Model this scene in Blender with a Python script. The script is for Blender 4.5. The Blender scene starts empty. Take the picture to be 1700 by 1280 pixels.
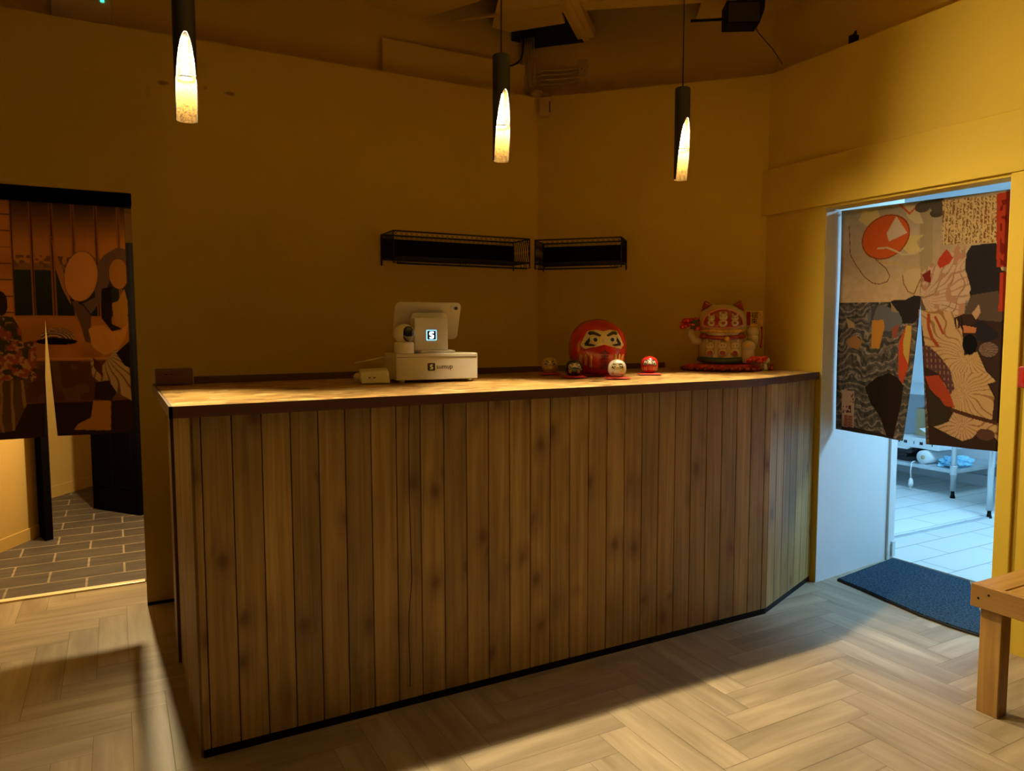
import bpy, bmesh, math, random
import numpy as np
from mathutils import Vector, Matrix
random.seed(7)
rng = np.random.default_rng(11)
SC = bpy.context.scene
COL = SC.collection
R = math.radians

# ------------------------------------------------------------------ helpers
class MB:
    """collects primitives and builds ONE mesh object"""
    def __init__(self):
        self.v = []; self.f = []; self.uv = {}; self.tone = {}; self.mi = {}; self.smooth = set()
        self.m = 0; self.M = None
    def add(self, verts, faces, smooth=False, uvs=None, tone=None):
        b = len(self.v)
        for p in verts:
            p = Vector(p)
            if self.M is not None: p = self.M @ p
            self.v.append(tuple(p))
        for k, fc in enumerate(faces):
            i = len(self.f)
            self.f.append(tuple(b + q for q in fc))
            if smooth: self.smooth.add(i)
            if uvs is not None: self.uv[i] = uvs[k]
            if tone is not None: self.tone[i] = tone
            self.mi[i] = self.m
        return self
    def box(self, x0, x1, y0, y1, z0, z1, plank=None):
        vs = [(x0,y0,z0),(x1,y0,z0),(x1,y1,z0),(x0,y1,z0),(x0,y0,z1),(x1,y0,z1),(x1,y1,z1),(x0,y1,z1)]
        fs = [(3,2,1,0),(4,5,6,7),(0,1,5,4),(1,2,6,5),(2,3,7,6),(3,0,4,7)]
        if plank is None: return self.add(vs, fs)
        ax = {'x':0,'y':1,'z':2}[plank]; oth = [a for a in (0,1,2) if a != ax]
        ou, ov, tn = random.uniform(0,50), random.uniform(0,50), random.random()
        uvs = []
        for fc in fs:
            uvs.append([(vs[q][ax]+ou, vs[q][oth[0]]+vs[q][oth[1]]*0.7+ov) for q in fc])
        return self.add(vs, fs, uvs=uvs, tone=tn)
    def prism(self, poly, z0, z1):
        n = len(poly)
        vs = [(p[0],p[1],z0) for p in poly] + [(p[0],p[1],z1) for p in poly]
        fs = [tuple(range(n-1,-1,-1)), tuple(range(n,2*n))]
        fs += [(i,(i+1)%n,n+(i+1)%n,n+i) for i in range(n)]
        return self.add(vs, fs)
    def tube(self, path, r, n=8, caps=True, closed=False):
        path = [Vector(p) for p in path]; k = len(path)
        rr = r if hasattr(r,'__len__') else [r]*k
        vs = []; up = None
        for i in range(k):
            if closed: t = path[(i+1)%k]-path[i-1]
            else: t = path[min(i+1,k-1)]-path[max(i-1,0)]
            if t.length < 1e-9: t = Vector((0,0,1))
            t.normalize()
            if up is None:
                up = Vector((0,0,1)) if abs(t.z) < .9 else Vector((1,0,0))
            a = (up - t*up.dot(t))
            if a.length < 1e-6: a = t.orthogonal()
            a.normalize(); up = a; b = t.cross(a)
            for j in range(n):
                q = 2*math.pi*j/n
                vs.append(path[i] + (a*math.cos(q)+b*math.sin(q))*rr[i])
        fs = []
        for i in range(k if closed else k-1):
            i2 = (i+1)%k
            for j in range(n):
                j2 = (j+1)%n
                fs.append((i*n+j,i*n+j2,i2*n+j2,i2*n+j))
        if caps and not closed:
            fs.append(tuple(range(n-1,-1,-1))); fs.append(tuple((k-1)*n+j for j in range(n)))
        return self.add(vs, fs, smooth=True)
    def lathe(self, prof, n=32, c=(0,0,0), sx=1, sy=1, caps=True):
        vs = []; k = len(prof)
        for r, z in prof:
            for j in range(n):
                q = 2*math.pi*j/n
                vs.append((c[0]+r*math.cos(q)*sx, c[1]+r*math.sin(q)*sy, c[2]+z))
        fs = []
        for i in range(k-1):
            for j in range(n):
                fs.append((i*n+j,i*n+(j+1)%n,(i+1)*n+(j+1)%n,(i+1)*n+j))
        if caps:
            fs.append(tuple(range(n-1,-1,-1))); fs.append(tuple((k-1)*n+j for j in range(n)))
        return self.add(vs, fs, smooth=True)
    def ell(self, c, rx, ry, rz, n=20, m=12):
        prof = []
        vs = []
        for i in range(m+1):
            p = math.pi*i/m - math.pi/2
            for j in range(n):
                q = 2*math.pi*j/n
                vs.append((c[0]+rx*math.cos(p)*math.cos(q), c[1]+ry*math.cos(p)*math.sin(q), c[2]+rz*math.sin(p)))
        fs = [(i*n+j,i*n+(j+1)%n,(i+1)*n+(j+1)%n,(i+1)*n+j) for i in range(m) for j in range(n)]
        return self.add(vs, fs, smooth=True)
    def rbox(self, x0,x1,y0,y1,z0,z1, r, seg=5, axis='y'):
        """box whose outline across `axis` has rounded corners"""
        if axis == 'y': a0,a1,b0,b1,c0,c1 = x0,x1,z0,z1,y0,y1
        elif axis == 'z': a0,a1,b0,b1,c0,c1 = x0,x1,y0,y1,z0,z1
        else: a0,a1,b0,b1,c0,c1 = y0,y1,z0,z1,x0,x1
        pl = []
        for cx,cy,s in ((a1-r,b1-r,0),(a0+r,b1-r,90),(a0+r,b0+r,180),(a1-r,b0+r,270)):
            for k in range(seg+1):
                q = R(s+90*k/seg); pl.append((cx+r*math.cos(q), cy+r*math.sin(q)))
        n = len(pl)
        def P(p,c): return {'y':(p[0],c,p[1]),'z':(p[0],p[1],c),'x':(c,p[0],p[1])}[axis]
        vs = [P(p,c0) for p in pl]+[P(p,c1) for p in pl]
        fs = [tuple(range(n)), tuple(range(2*n-1,n-1,-1))]+[(i,(i+1)%n,n+(i+1)%n,n+i) for i in range(n)]
        return self.add(vs, fs)
    def patch(self, poly, surf, off=.001, rings=5):
        """star-shaped outline (x,z) wrapped onto a surface y=surf(x,z)"""
        cx = sum(p[0] for p in poly)/len(poly); cz = sum(p[1] for p in poly)/len(poly)
        n = len(poly); vs = [(cx, surf(cx,cz)-off, cz)]
        for k in range(1,rings+1):
            t = k/rings
            for p in poly:
                x = cx+(p[0]-cx)*t; z = cz+(p[1]-cz)*t
                vs.append((x, surf(x,z)-off, z))
        fs = [(0,1+i,1+(i+1)%n) for i in range(n)]
        for k in range(rings-1):
            for i in range(n):
                a = 1+k*n+i; b = 1+k*n+(i+1)%n
                fs.append((a,a+n,b+n,b))
        # skirt back to the surface so that the patch has thickness
        b0 = len(vs); last = 1+(rings-1)*n
        for p in poly: vs.append((p[0], surf(p[0],p[1])+.0006, p[1]))
        fs += [(last+i,b0+i,b0+(i+1)%n,last+(i+1)%n) for i in range(n)]
        return self.add(vs, fs, smooth=True)
    def build(self, name, mats, parent=None, bevel=0, seg=2, loc=None, recalc=True):
        me = bpy.data.meshes.new(name)
        me.from_pydata(self.v, [], self.f)
        if not isinstance(mats,(list,tuple)): mats = [mats]
        for m in mats: me.materials.append(m)
        if len(mats) > 1:
            me.polygons.foreach_set('material_index', [self.mi[i] for i in range(len(self.f))])
        if self.smooth:
            me.polygons.foreach_set('use_smooth', [i in self.smooth for i in range(len(self.f))])
        if self.uv:
            l = me.uv_layers.new(name='UVMap'); t = me.uv_layers.new(name='tone')
            for i, p in enumerate(me.polygons):
                u = self.uv.get(i); tn = self.tone.get(i,.5)
                for k, li in enumerate(p.loop_indices):
                    if u: l.data[li].uv = u[k]
                    t.data[li].uv = (tn, tn)
        if recalc:
            bm = bmesh.new(); bm.from_mesh(me)
            bmesh.ops.recalc_face_normals(bm, faces=bm.faces)
            bm.to_mesh(me); bm.free()
        o = bpy.data.objects.new(name, me); COL.objects.link(o)
        if parent: o.parent = parent
        if loc: o.location = loc
        if bevel:
            b = o.modifiers.new('bevel','BEVEL'); b.width = bevel; b.segments = seg; b.limit_method = 'ANGLE'
        return o

def thing(name, label, cat, loc=(0,0,0), rotz=0, group=None):
    o = bpy.data.objects.new(name, None); COL.objects.link(o)
    o.location = loc; o.rotation_euler = (0,0,rotz); o.empty_display_size = .05
    return tag(o, label, cat, group)
def tag(o, label, cat, group=None):
    o['label'] = label; o['category'] = cat
    if group: o['group'] = group
    return o
def struct(o):
    o['kind'] = 'structure'; return o
def dup(root, loc, rotz, label):
    r = root.copy(); COL.objects.link(r); r.location = loc; r.rotation_euler = (0,0,rotz); r['label'] = label
    for ch in list(root.children):
        c = ch.copy(); COL.objects.link(c); c.parent = r
        for g in list(ch.children):
            d = g.copy(); COL.objects.link(d); d.parent = c
    return r

# ------------------------------------------------------------------ materials
def nt(name):
    m = bpy.data.materials.new(name); m.use_nodes = True
    n = m.node_tree; n.nodes.clear()
    out = n.nodes.new('ShaderNodeOutputMaterial'); return m, n, out
def N(n, t, **k):
    x = n.nodes.new(t)
    for a, b in k.items():
        if a in x.inputs: x.inputs[a].default_value = b
        else: setattr(x, a, b)
    return x
def ramp(n, stops):
    r = n.nodes.new('ShaderNodeValToRGB'); e = r.color_ramp.elements
    while len(e) < len(stops): e.new(.5)
    for q,(p,c) in zip(e, stops): q.position = p; q.color = (*c,1) if len(c)==3 else c
    return r
def mixc(n, blend='MIX', fac=.5):
    x = n.nodes.new('ShaderNodeMix'); x.data_type = 'RGBA'; x.blend_type = blend
    x.inputs[0].default_value = fac; return x   # in 6,7 out 2
def pm(name, rgb, rough=.5, metal=0, var=.12, scale=6, bump=0, bscale=120, coat=0, emit=None, es=0, trans=0, spec=.5):
    m, n, out = nt(name); L = n.links.new
    tc = N(n,'ShaderNodeTexCoord'); no = N(n,'ShaderNodeTexNoise', Scale=scale, Detail=4.)
    L(tc.outputs['Object'], no.inputs['Vector'])
    lo = tuple(max(0,c*(1-var)) for c in rgb); hi = tuple(min(1,c*(1+var)) for c in rgb)
    r = ramp(n, [(.3,lo),(.7,hi)]); L(no.outputs['Fac'], r.inputs[0])
    b = N(n,'ShaderNodeBsdfPrincipled', Roughness=rough, Metallic=metal)
    b.inputs['Specular IOR Level'].default_value = spec
    b.inputs['Coat Weight'].default_value = coat; b.inputs['Coat Roughness'].default_value = .12
    b.inputs['Transmission Weight'].default_value = trans
    L(r.outputs[0], b.inputs['Base Color'])
    if emit: b.inputs['Emission Color'].default_value = (*emit,1); b.inputs['Emission Strength'].default_value = es
    if bump:
        n2 = N(n,'ShaderNodeTexNoise', Scale=bscale, Detail=3.); L(tc.outputs['Object'], n2.inputs['Vector'])
        bp = N(n,'ShaderNodeBump', Strength=bump, Distance=.002); L(n2.outputs['Fac'], bp.inputs['Height']); L(bp.outputs[0], b.inputs['Normal'])
    L(b.outputs[0], out.inputs[0]); return m
def emis(name, rgb, s):
    m, n, out = nt(name); e = N(n,'ShaderNodeEmission', Strength=s); e.inputs[0].default_value = (*rgb,1)
    n.links.new(e.outputs[0], out.inputs[0]); return m
def wood(name, dark, light, knot, rough=.5, knots=True, grain=34., tone_amt=.35, coat=0, along=1.4):
    m, n, out = nt(name); L = n.links.new
    uv = N(n,'ShaderNodeUVMap', uv_map='UVMap'); tn = N(n,'ShaderNodeUVMap', uv_map='tone')
    mp = N(n,'ShaderNodeMapping'); mp.inputs['Scale'].default_value = (along, grain, 1); L(uv.outputs[0], mp.inputs[0])
    no = N(n,'ShaderNodeTexNoise', Scale=1., Detail=6., Roughness=.6, Distortion=.6); L(mp.outputs[0], no.inputs['Vector'])
    r = ramp(n, [(.28,dark),(.72,light)]); L(no.outputs['Fac'], r.inputs[0])
    mp2 = N(n,'ShaderNodeMapping'); mp2.inputs['Scale'].default_value = (.9, 5, 1); L(uv.outputs[0], mp2.inputs[0])
    no2 = N(n,'ShaderNodeTexNoise', Scale=1.6, Detail=2.); L(mp2.outputs[0], no2.inputs['Vector'])
    r2 = ramp(n, [(.3,(.72,.70,.66)),(.7,(1.15,1.15,1.15))]); L(no2.outputs['Fac'], r2.inputs[0])
    x = mixc(n,'MULTIPLY',1.); L(r.outputs[0], x.inputs[6]); L(r2.outputs[0], x.inputs[7])
    cur = x.outputs[2]
    sp = N(n,'ShaderNodeSeparateXYZ'); L(tn.outputs[0], sp.inputs[0])
    mr = N(n,'ShaderNodeMapRange'); L(sp.outputs[0], mr.inputs[0]); mr.inputs[3].default_value = 1-tone_amt; mr.inputs[4].default_value = 1+tone_amt*.6
    x3 = mixc(n,'MULTIPLY',1.); L(cur, x3.inputs[6]); L(mr.outputs[0], x3.inputs[7]); cur = x3.outputs[2]
    if knots:
        mp3 = N(n,'ShaderNodeMapping'); mp3.inputs['Scale'].default_value = (8, 13, 1); L(uv.outputs[0], mp3.inputs[0])
        nd = N(n,'ShaderNodeTexNoise', Scale=1.3, Detail=2.); L(mp3.outputs[0], nd.inputs['Vector'])
        mx = mixc(n,'MIX',.10); L(mp3.outputs[0], mx.inputs[6]); L(nd.outputs['Color'], mx.inputs[7])
        vo = N(n,'ShaderNodeTexVoronoi', Scale=.55, Randomness=1.); vo.voronoi_dimensions = '2D'; L(mx.outputs[2], vo.inputs['Vector'])
        rk0 = ramp(n, [(.0,(.95,.95,.95)),(.07,(.8,.8,.8)),(.16,(.38,.38,.38)),(.40,(0,0,0))]); L(vo.outputs['Distance'], rk0.inputs[0])
        nk = N(n,'ShaderNodeTexNoise', Scale=.42, Detail=1.); L(mp3.outputs[0], nk.inputs['Vector'])
        rn = ramp(n, [(.46,(0,0,0)),(.53,(1,1,1))]); L(nk.outputs['Fac'], rn.inputs[0])
        rk = mixc(n,'MULTIPLY',1.); L(rk0.outputs[0], rk.inputs[6]); L(rn.outputs[0], rk.inputs[7])
        xk = mixc(n,'MIX'); L(rk.outputs[2], xk.inputs[0]); L(cur, xk.inputs[6]); xk.inputs[7].default_value = (*knot,1)
        cur = xk.outputs[2]
    b = N(n,'ShaderNodeBsdfPrincipled', Roughness=rough); L(cur, b.inputs['Base Color'])
    b.inputs['Coat Weight'].default_value = coat; b.inputs['Coat Roughness'].default_value = .25
    bp = N(n,'ShaderNodeBump', Strength=.25, Distance=.001); L(no.outputs['Fac'], bp.inputs['Height']); L(bp.outputs[0], b.inputs['Normal'])
    L(b.outputs[0], out.inputs[0]); return m
def osb():
    m, n, out = nt('osb_varnished'); L = n.links.new
    tc = N(n,'ShaderNodeTexCoord'); mp = N(n,'ShaderNodeMapping'); mp.inputs['Scale'].default_value = (16, 30, 10)
    L(tc.outputs['Object'], mp.inputs[0])
    nd = N(n,'ShaderNodeTexNoise', Scale=.35, Detail=3.); L(mp.outputs[0], nd.inputs['Vector'])
    mx = mixc(n,'LINEAR_LIGHT',.9); L(mp.outputs[0], mx.inputs[6]); L(nd.outputs['Color'], mx.inputs[7])
    vo = N(n,'ShaderNodeTexVoronoi', Scale=1.); L(mx.outputs[2], vo.inputs['Vector'])
    r = ramp(n, [(.10,(.12,.053,.012)),(.35,(.42,.25,.070)),(.6,(.25,.135,.030)),(.8,(.56,.38,.15)),(.95,(.17,.08,.017))]); L(vo.outputs['Color'], r.inputs[0])
    b = N(n,'ShaderNodeBsdfPrincipled', Roughness=.42); L(r.outputs[0], b.inputs['Base Color'])
    bp = N(n,'ShaderNodeBump', Strength=.35, Distance=.002); L(vo.outputs['Distance'], bp.inputs['Height']); L(bp.outputs[0], b.inputs['Normal'])
    L(b.outputs[0], out.inputs[0]); return m
def wallpaint(name, rgb, stains=()):
    m, n, out = nt(name); L = n.links.new
    tc = N(n,'ShaderNodeTexCoord'); no = N(n,'ShaderNodeTexNoise', Scale=1.3, Detail=5.); L(tc.outputs['Object'], no.inputs['Vector'])
    r = ramp(n, [(.3,tuple(c*.93 for c in rgb)),(.7,tuple(min(1,c*1.05) for c in rgb))]); L(no.outputs['Fac'], r.inputs[0])
    cur = r.outputs[0]
    for (c, s, soft, col, amt) in stains:       # worn marks with an outline of their own
        mp = N(n,'ShaderNodeMapping', vector_type='TEXTURE'); mp.inputs['Location'].default_value = c; mp.inputs['Scale'].default_value = s
        L(tc.outputs['Object'], mp.inputs[0])
        n2 = N(n,'ShaderNodeTexNoise', Scale=30., Detail=3.); L(tc.outputs['Object'], n2.inputs['Vector'])
        ln = N(n,'ShaderNodeVectorMath', operation='LENGTH'); L(mp.outputs[0], ln.inputs[0])
        ad = N(n,'ShaderNodeMath', operation='ADD'); L(ln.outputs['Value'], ad.inputs[0]); 
        ml = N(n,'ShaderNodeMath', operation='MULTIPLY'); L(n2.outputs['Fac'], ml.inputs[0]); ml.inputs[1].default_value = .6; L(ml.outputs[0], ad.inputs[1])
        rr = ramp(n, [(max(0,.9-soft),(amt,)*3),(.98,(0,0,0))]); L(ad.outputs[0], rr.inputs[0])
        x = mixc(n); L(rr.outputs[0], x.inputs[0]); L(cur, x.inputs[6]); x.inputs[7].default_value = (*col,1); cur = x.outputs[2]
    b = N(n,'ShaderNodeBsdfPrincipled', Roughness=.75); L(cur, b.inputs['Base Color']); b.inputs['Specular IOR Level'].default_value = .3
    n3 = N(n,'ShaderNodeTexNoise', Scale=90., Detail=4.); L(tc.outputs['Object'], n3.inputs['Vector'])
    bp = N(n,'ShaderNodeBump', Strength=.12, Distance=.002); L(n3.outputs['Fac'], bp.inputs['Height']); L(bp.outputs[0], b.inputs['Normal'])
    L(b.outputs[0], out.inputs[0]); return m
def tiles(name, c1, c2, grout, wx, wy, off, mort, rough, grainy=True):
    m, n, out = nt(name); L = n.links.new
    tc = N(n,'ShaderNodeTexCoord')
    br = N(n,'ShaderNodeTexBrick', Scale=1.); L(tc.outputs['Object'], br.inputs['Vector'])
    br.offset = off; br.inputs['Brick Width'].default_value = wx; br.inputs['Row Height'].default_value = wy
    br.inputs['Mortar Size'].default_value = mort; br.inputs['Mortar Smooth'].default_value = .1
    br.inputs['Color1'].default_value = (*c1,1); br.inputs['Color2'].default_value = (*c2,1); br.inputs['Mortar'].default_value = (*grout,1)
    cur = br.outputs['Color']
    if grainy:
        mp = N(n,'ShaderNodeMapping'); mp.inputs['Scale'].default_value = (3,26,1); L(tc.outputs['Object'], mp.inputs[0])
        no = N(n,'ShaderNodeTexNoise', Scale=1.2, Detail=5.); L(mp.outputs[0], no.inputs['Vector'])
        r = ramp(n, [(.3,(.6,.58,.56)),(.7,(1.25,1.2,1.15))]); L(no.outputs['Fac'], r.inputs[0])
        x = mixc(n,'MULTIPLY',1.); L(cur, x.inputs[6]); L(r.outputs[0], x.inputs[7]); cur = x.outputs[2]
    b = N(n,'ShaderNodeBsdfPrincipled', Roughness=rough); L(cur, b.inputs['Base Color'])
    L(b.outputs[0], out.inputs[0]); return m
def cloth(name, attr, tr=.35):
    m, n, out = nt(name); L = n.links.new
    a = N(n,'ShaderNodeAttribute', attribute_name=attr)
    tc = N(n,'ShaderNodeTexCoord'); no = N(n,'ShaderNodeTexNoise', Scale=400., Detail=2.); L(tc.outputs['Object'], no.inputs['Vector'])
    r = ramp(n, [(.2,(.88,.88,.88)),(.8,(1.08,1.08,1.08))]); L(no.outputs['Fac'], r.inputs[0])
    x = mixc(n,'MULTIPLY',1.); L(a.outputs['Color'], x.inputs[6]); L(r.outputs[0], x.inputs[7])
    d = N(n,'ShaderNodeBsdfDiffuse'); t = N(n,'ShaderNodeBsdfTranslucent'); mx = N(n,'ShaderNodeMixShader'); mx.inputs[0].default_value = tr
    L(x.outputs[2], d.inputs[0]); L(x.outputs[2], t.inputs[0]); L(d.outputs[0], mx.inputs[1]); L(t.outputs[0], mx.inputs[2])
    L(mx.outputs[0], out.inputs[0]); return m

WALL = (.64,.445,.046)
M = {}
M['wall'] = wallpaint('paint_ochre', WALL)
M['wall_back'] = wallpaint('paint_ochre_marked', WALL, stains=[
    ((.262,4.08,2.607),(.045,.3,.018),.3,(.20,.075,.02),.75), ((.565,4.08,2.600),(.050,.3,.017),.3,(.20,.075,.02),.7),
    ((.45,4.08,2.612),(.02,.3,.018),.4,(.26,.11,.03),.5), ((.19,4.08,2.56),(.02,.3,.05),.5,(.36,.21,.05),.4)])
M['upper'] = wallpaint('paint_upper', (.64,.44,.06))
M['room'] = wallpaint('bounce_cut_dark', (.055,.04,.025))  # near-black for the unseen walls, set to cut bounced light
M['ceil'] = wallpaint('paint_ceiling', (.62,.43,.07))
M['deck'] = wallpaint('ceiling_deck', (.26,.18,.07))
M['slot_shade'] = wallpaint('painted_slot_shade', (.018,.018,.010))  # flat dark colour standing in for the shade of an opening
M['white'] = wallpaint('paint_white', (.74,.76,.78))
M['hall'] = wallpaint('paint_orange', (.34,.225,.066))
M['laminate'] = wood('oak_laminate', (.245,.192,.125), (.365,.298,.205), (.2,.12,.06), rough=.42, knots=False, grain=22., tone_amt=.10, along=2.2)
M['subfloor'] = pm('floor_joint', (.15,.11,.07), .8)
M['pine'] = wood('pine_boards', (.26,.155,.042), (.52,.335,.096), (.14,.06,.016), rough=.5, grain=46., tone_amt=.26)
M['pine_bench'] = wood('bench_pine', (.30,.15,.035), (.52,.30,.085), (.12,.045,.012), rough=.42, grain=40., tone_amt=.22)
M['darkwood'] = wood('dark_stained_wood', (.075,.028,.012), (.13,.052,.022), (.03,.012,.006), rough=.45, knots=False, grain=40., tone_amt=.2)
M['osb'] = osb()
M['black'] = pm('matte_black', (.006,.005,.005), .6, spec=.15)
M['blackdoor'] = pm('black_paint', (.0026,.0020,.0018), .8, spec=0)
M['blackmetal'] = pm('black_metal', (.012,.011,.012), .45, .3)
M['panelblack'] = pm('black_panel', (.004,.003,.003), .8, spec=.1)
M['cable'] = pm('black_cable', (.015,.01,.01), .5)
M['wcable'] = pm('painted_cable', (.45,.31,.12), .6)
M['lampblack'] = pm('lamp_black', (.018,.016,.015), .5, 0)
def gold():
    m, n, out = nt('gold_leaf'); L = n.links.new
    tc = N(n,'ShaderNodeTexCoord'); no = N(n,'ShaderNodeTexNoise', Scale=150., Detail=5., Roughness=.7); L(tc.outputs['Object'], no.inputs['Vector'])
    r = ramp(n, [(.42,(.002,.001,.0003)),(.48,(.010,.0052,.0008)),(.7,(.020,.0115,.0020))]); L(no.outputs['Fac'], r.inputs[0])
    b = N(n,'ShaderNodeBsdfPrincipled', Roughness=.9, Metallic=0.); b.inputs['Specular IOR Level'].default_value = .02; L(r.outputs[0], b.inputs['Base Color'])
    bp = N(n,'ShaderNodeBump', Strength=.6, Distance=.001); L(no.outputs['Fac'], bp.inputs['Height']); L(bp.outputs[0], b.inputs['Normal'])
    L(b.outputs[0], out.inputs[0]); return m
M['gold'] = gold()
BULB = 4800
M['bulb'] = emis('lit_bulb', (1,.79,.44), BULB)
M['lens_lit'] = emis('lit_lens', (1,.79,.44), 11000)
M['panel'] = emis('lit_panel', (.33,.67,1.0), 50)
M['plastic'] = pm('white_plastic', (.72,.68,.60), .38, var=.03)
M['stand'] = pm('grey_plastic', (.62,.60,.57), .4, var=.03)
M['glassblack'] = pm('black_glass', (.008,.008,.01), .08, coat=1)
M['logo_dark'] = pm('logo_ink', (.02,.016,.018), .4)
M['logo_lit'] = emis('lit_logo', (.72,.93,1), 3.0)
M['halo'] = emis('lit_rim', (.30,.78,1.0), 1.6)
M['red'] = pm('red_lacquer', (.50,.018,.010), .22, coat=.6, var=.25, scale=9)
M['redcloth'] = pm('red_cloth', (.48,.025,.018), .7, bump=.3, var=.25, scale=30)
M['redbrocade'] = pm('red_brocade', (.42,.03,.03), .7, var=.7, scale=45)
M['cream'] = pm('cream_lacquer', (.80,.66,.36), .3, coat=.4, var=.08)
M['gold_paint'] = pm('gold_paint', (.75,.45,.10), .35, .5, var=.25, scale=40)
M['ink'] = pm('ink_black', (.012,.009,.012), .3)
M['white_lacquer'] = pm('white_lacquer', (.85,.80,.70), .25, coat=.5, var=.04)
M['black_lacquer'] = pm('black_lacquer', (.015,.012,.014), .15, coat=.8)
M['yellow_lacquer'] = pm('yellow_lacquer', (.62,.45,.05), .25, coat=.5, var=.1)
M['ivory_lacquer'] = pm('ivory_lacquer', (.78,.62,.38), .25, coat=.5, var=.1)
M['ceramic'] = pm('cream_ceramic', (.56,.43,.26), .25, coat=.5, var=.08)
M['ceramic_red'] = pm('dark_red_ceramic', (.30,.022,.02), .25, coat=.5, var=.3, scale=30)
M['ceramic_pink'] = pm('pink_ceramic', (.62,.25,.17), .3, coat=.4)
M['ceramic_green'] = pm('dark_green_ceramic', (.03,.06,.035), .3, coat=.4)
M['mat'] = pm('mat_pile', (.020,.040,.062), .95, var=.85, scale=110, bump=1., bscale=160, spec=.1)
M['rubber'] = pm('mat_rubber', (.012,.012,.014), .8)
M['steel'] = pm('brushed_steel', (.72,.75,.77), .32, .9, var=.05)
M['steel_flat'] = pm('galvanised_sheet', (.62,.67,.70), .4, .6, var=.08)
M['carton_white'] = pm('white_carton', (.78,.80,.80), .6, var=.04)
M['carton_brown'] = pm('brown_carton', (.50,.36,.20), .8)
M['bluebag'] = pm('blue_plastic_film', (.28,.62,.86), .22, var=.25, scale=20)
M['ktile'] = tiles('kitchen_tile', (.80,.82,.80), (.76,.78,.76), (.38,.42,.44), .60,.22,.5,.004,.35, False)
M['ktile_shaded'] = tiles('kitchen_tile_shaded', (.62,.62,.57), (.58,.58,.54), (.28,.28,.26), .60,.22,.5,.004,.45, False)  # copy of the kitchen tile with shade put into its colour
M['kwall'] = wallpaint('kitchen_wall', (.72,.76,.78))
M['htile'] = tiles('hall_tile', (.064,.054,.046), (.054,.046,.039), (.22,.18,.13), .375,.205,.5,.006,.5)
M['brass'] = pm('pale_threshold', (.86,.72,.46), .35, .2)
M['greenled'] = emis('green_light', (.05,.95,.45), 2.2)
M['offwhite'] = pm('offwhite_box', (.52,.38,.17), .6)
M['redsign'] = pm('red_plate', (.36,.02,.015), .4)
M['socketbrown'] = pm('brown_wood_block', (.15,.065,.03), .5)

# ------------------------------------------------------------------ camera
cam_d = bpy.data.cameras.new('camera'); cam = bpy.data.objects.new('camera', cam_d); COL.objects.link(cam)
F, PITCH, YAW, ROLL = 1221.16664, .0773727958, 1.07624156, .00199698641
fw = Vector((math.cos(PITCH)*math.cos(YAW), math.cos(PITCH)*math.sin(YAW), -math.sin(PITCH)))
rt = fw.cross(Vector((0,0,1))).normalized(); dn = fw.cross(rt)
c_, s_ = math.cos(ROLL), math.sin(ROLL)
r2 = rt*c_ + dn*s_; d2 = rt*(-s_) + dn*c_
mw = Matrix((( r2.x,-d2.x,-fw.x,0),(r2.y,-d2.y,-fw.y,0),(r2.z,-d2.z,-fw.z,1.40),(0,0,0,1)))
cam.matrix_world = mw
cam_d.sensor_width = 36; cam_d.sensor_fit = 'HORIZONTAL'; cam_d.lens = F/1700*36; cam_d.clip_start = .05
SC.camera = cam

# ------------------------------------------------------------------ room shell
YL, XR = 4.087, 3.347            # back wall plane, right wall plane
ZW, ZC = 2.84, 3.23              # top of the partition, underside of the ceiling panels
DA, DB = (2.394,4.087), (3.347,3.096)
# herringbone laminate: every plank a quad of the one floor mesh
fl = MB(); w, Lp = .118, .59
fl.m = 1
fl.add([(-2.6,-2.6,-.004),(4.12,-2.6,-.004),(4.12,4.5,-.004),(-2.6,4.5,-.004)], [(0,1,2,3)])
fl.m = 0
g = .0008
def plank(x0,x1,y0,y1,lenx):
    if x1 < -2.5 or x0 > 4.1 or y1 < -2.5 or y0 > 4.48: return
    x0,x1,y0,y1 = max(x0,-2.6),min(x1,4.12),max(y0,-2.6),min(y1,4.5)
    if x1-x0 < .01 or y1-y0 < .01: return
    ou, ov = random.uniform(0,90), random.uniform(0,90)
    vs = [(x0+g,y0+g,0),(x1-g,y0+g,0),(x1-g,y1-g,0),(x0+g,y1-g,0)]
    uv = [((p[0]+ou,p[1]+ov) if lenx else (p[1]+ou,p[0]+ov)) for p in vs]
    fl.add(vs, [(0,1,2,3)], uvs=[uv], tone=random.random())
ox, oy = .12, 0.
for m_ in range(-8,9):
    for k in range(-70,71):
        bx, by = ox+k*w+m_*Lp, oy+k*w-m_*Lp
        plank(bx, bx+Lp, by, by+w, True)
        plank(bx+Lp, bx+Lp+w, by+w-Lp, by+w, False)
struct(fl.build('floor', [M['laminate'], M['subfloor']], recalc=False))
# back wall with the left doorway
b = MB()
b.prism([(.096,YL),(2.46,YL),(2.46,4.5),(.114,4.5)],0,ZW); b.box(-.98,.096,YL,4.5,2.057,ZW); b.box(-2.75,-.98,YL,4.5,0,ZW)
struct(b.build('wall_back', M['wall_back']))
b = MB(); nx, ny = .7071, .7071
b.prism([DA, DB, (DB[0]+.14*nx,DB[1]+.14*ny), (DA[0]+.14*nx,DA[1]+.14*ny)], 0, ZW)
struct(b.build('diagonal_wall', M['wall']))
b = MB()
b.prism([(XR,2.695),(XR+.11,2.725),(XR+.11,3.096),(XR,3.096)],0,ZW); b.box(XR,XR+.11,1.77,2.695,2.033,ZW); b.box(XR,XR+.11,.9,1.77,0,ZW)
struct(b.build('wall_right', M['wall']))
b = MB(); b.box(XR,XR+.11,-2.7,.9,0,ZW); struct(b.build('room_wall_right', M['room']))  # unseen stretch of the right wall, darkened to lower the fill light
b = MB(); b.box(-2.75,XR+.11,-2.75,-2.6,0,3.45); struct(b.build('wall_front', M['room']))
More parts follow.
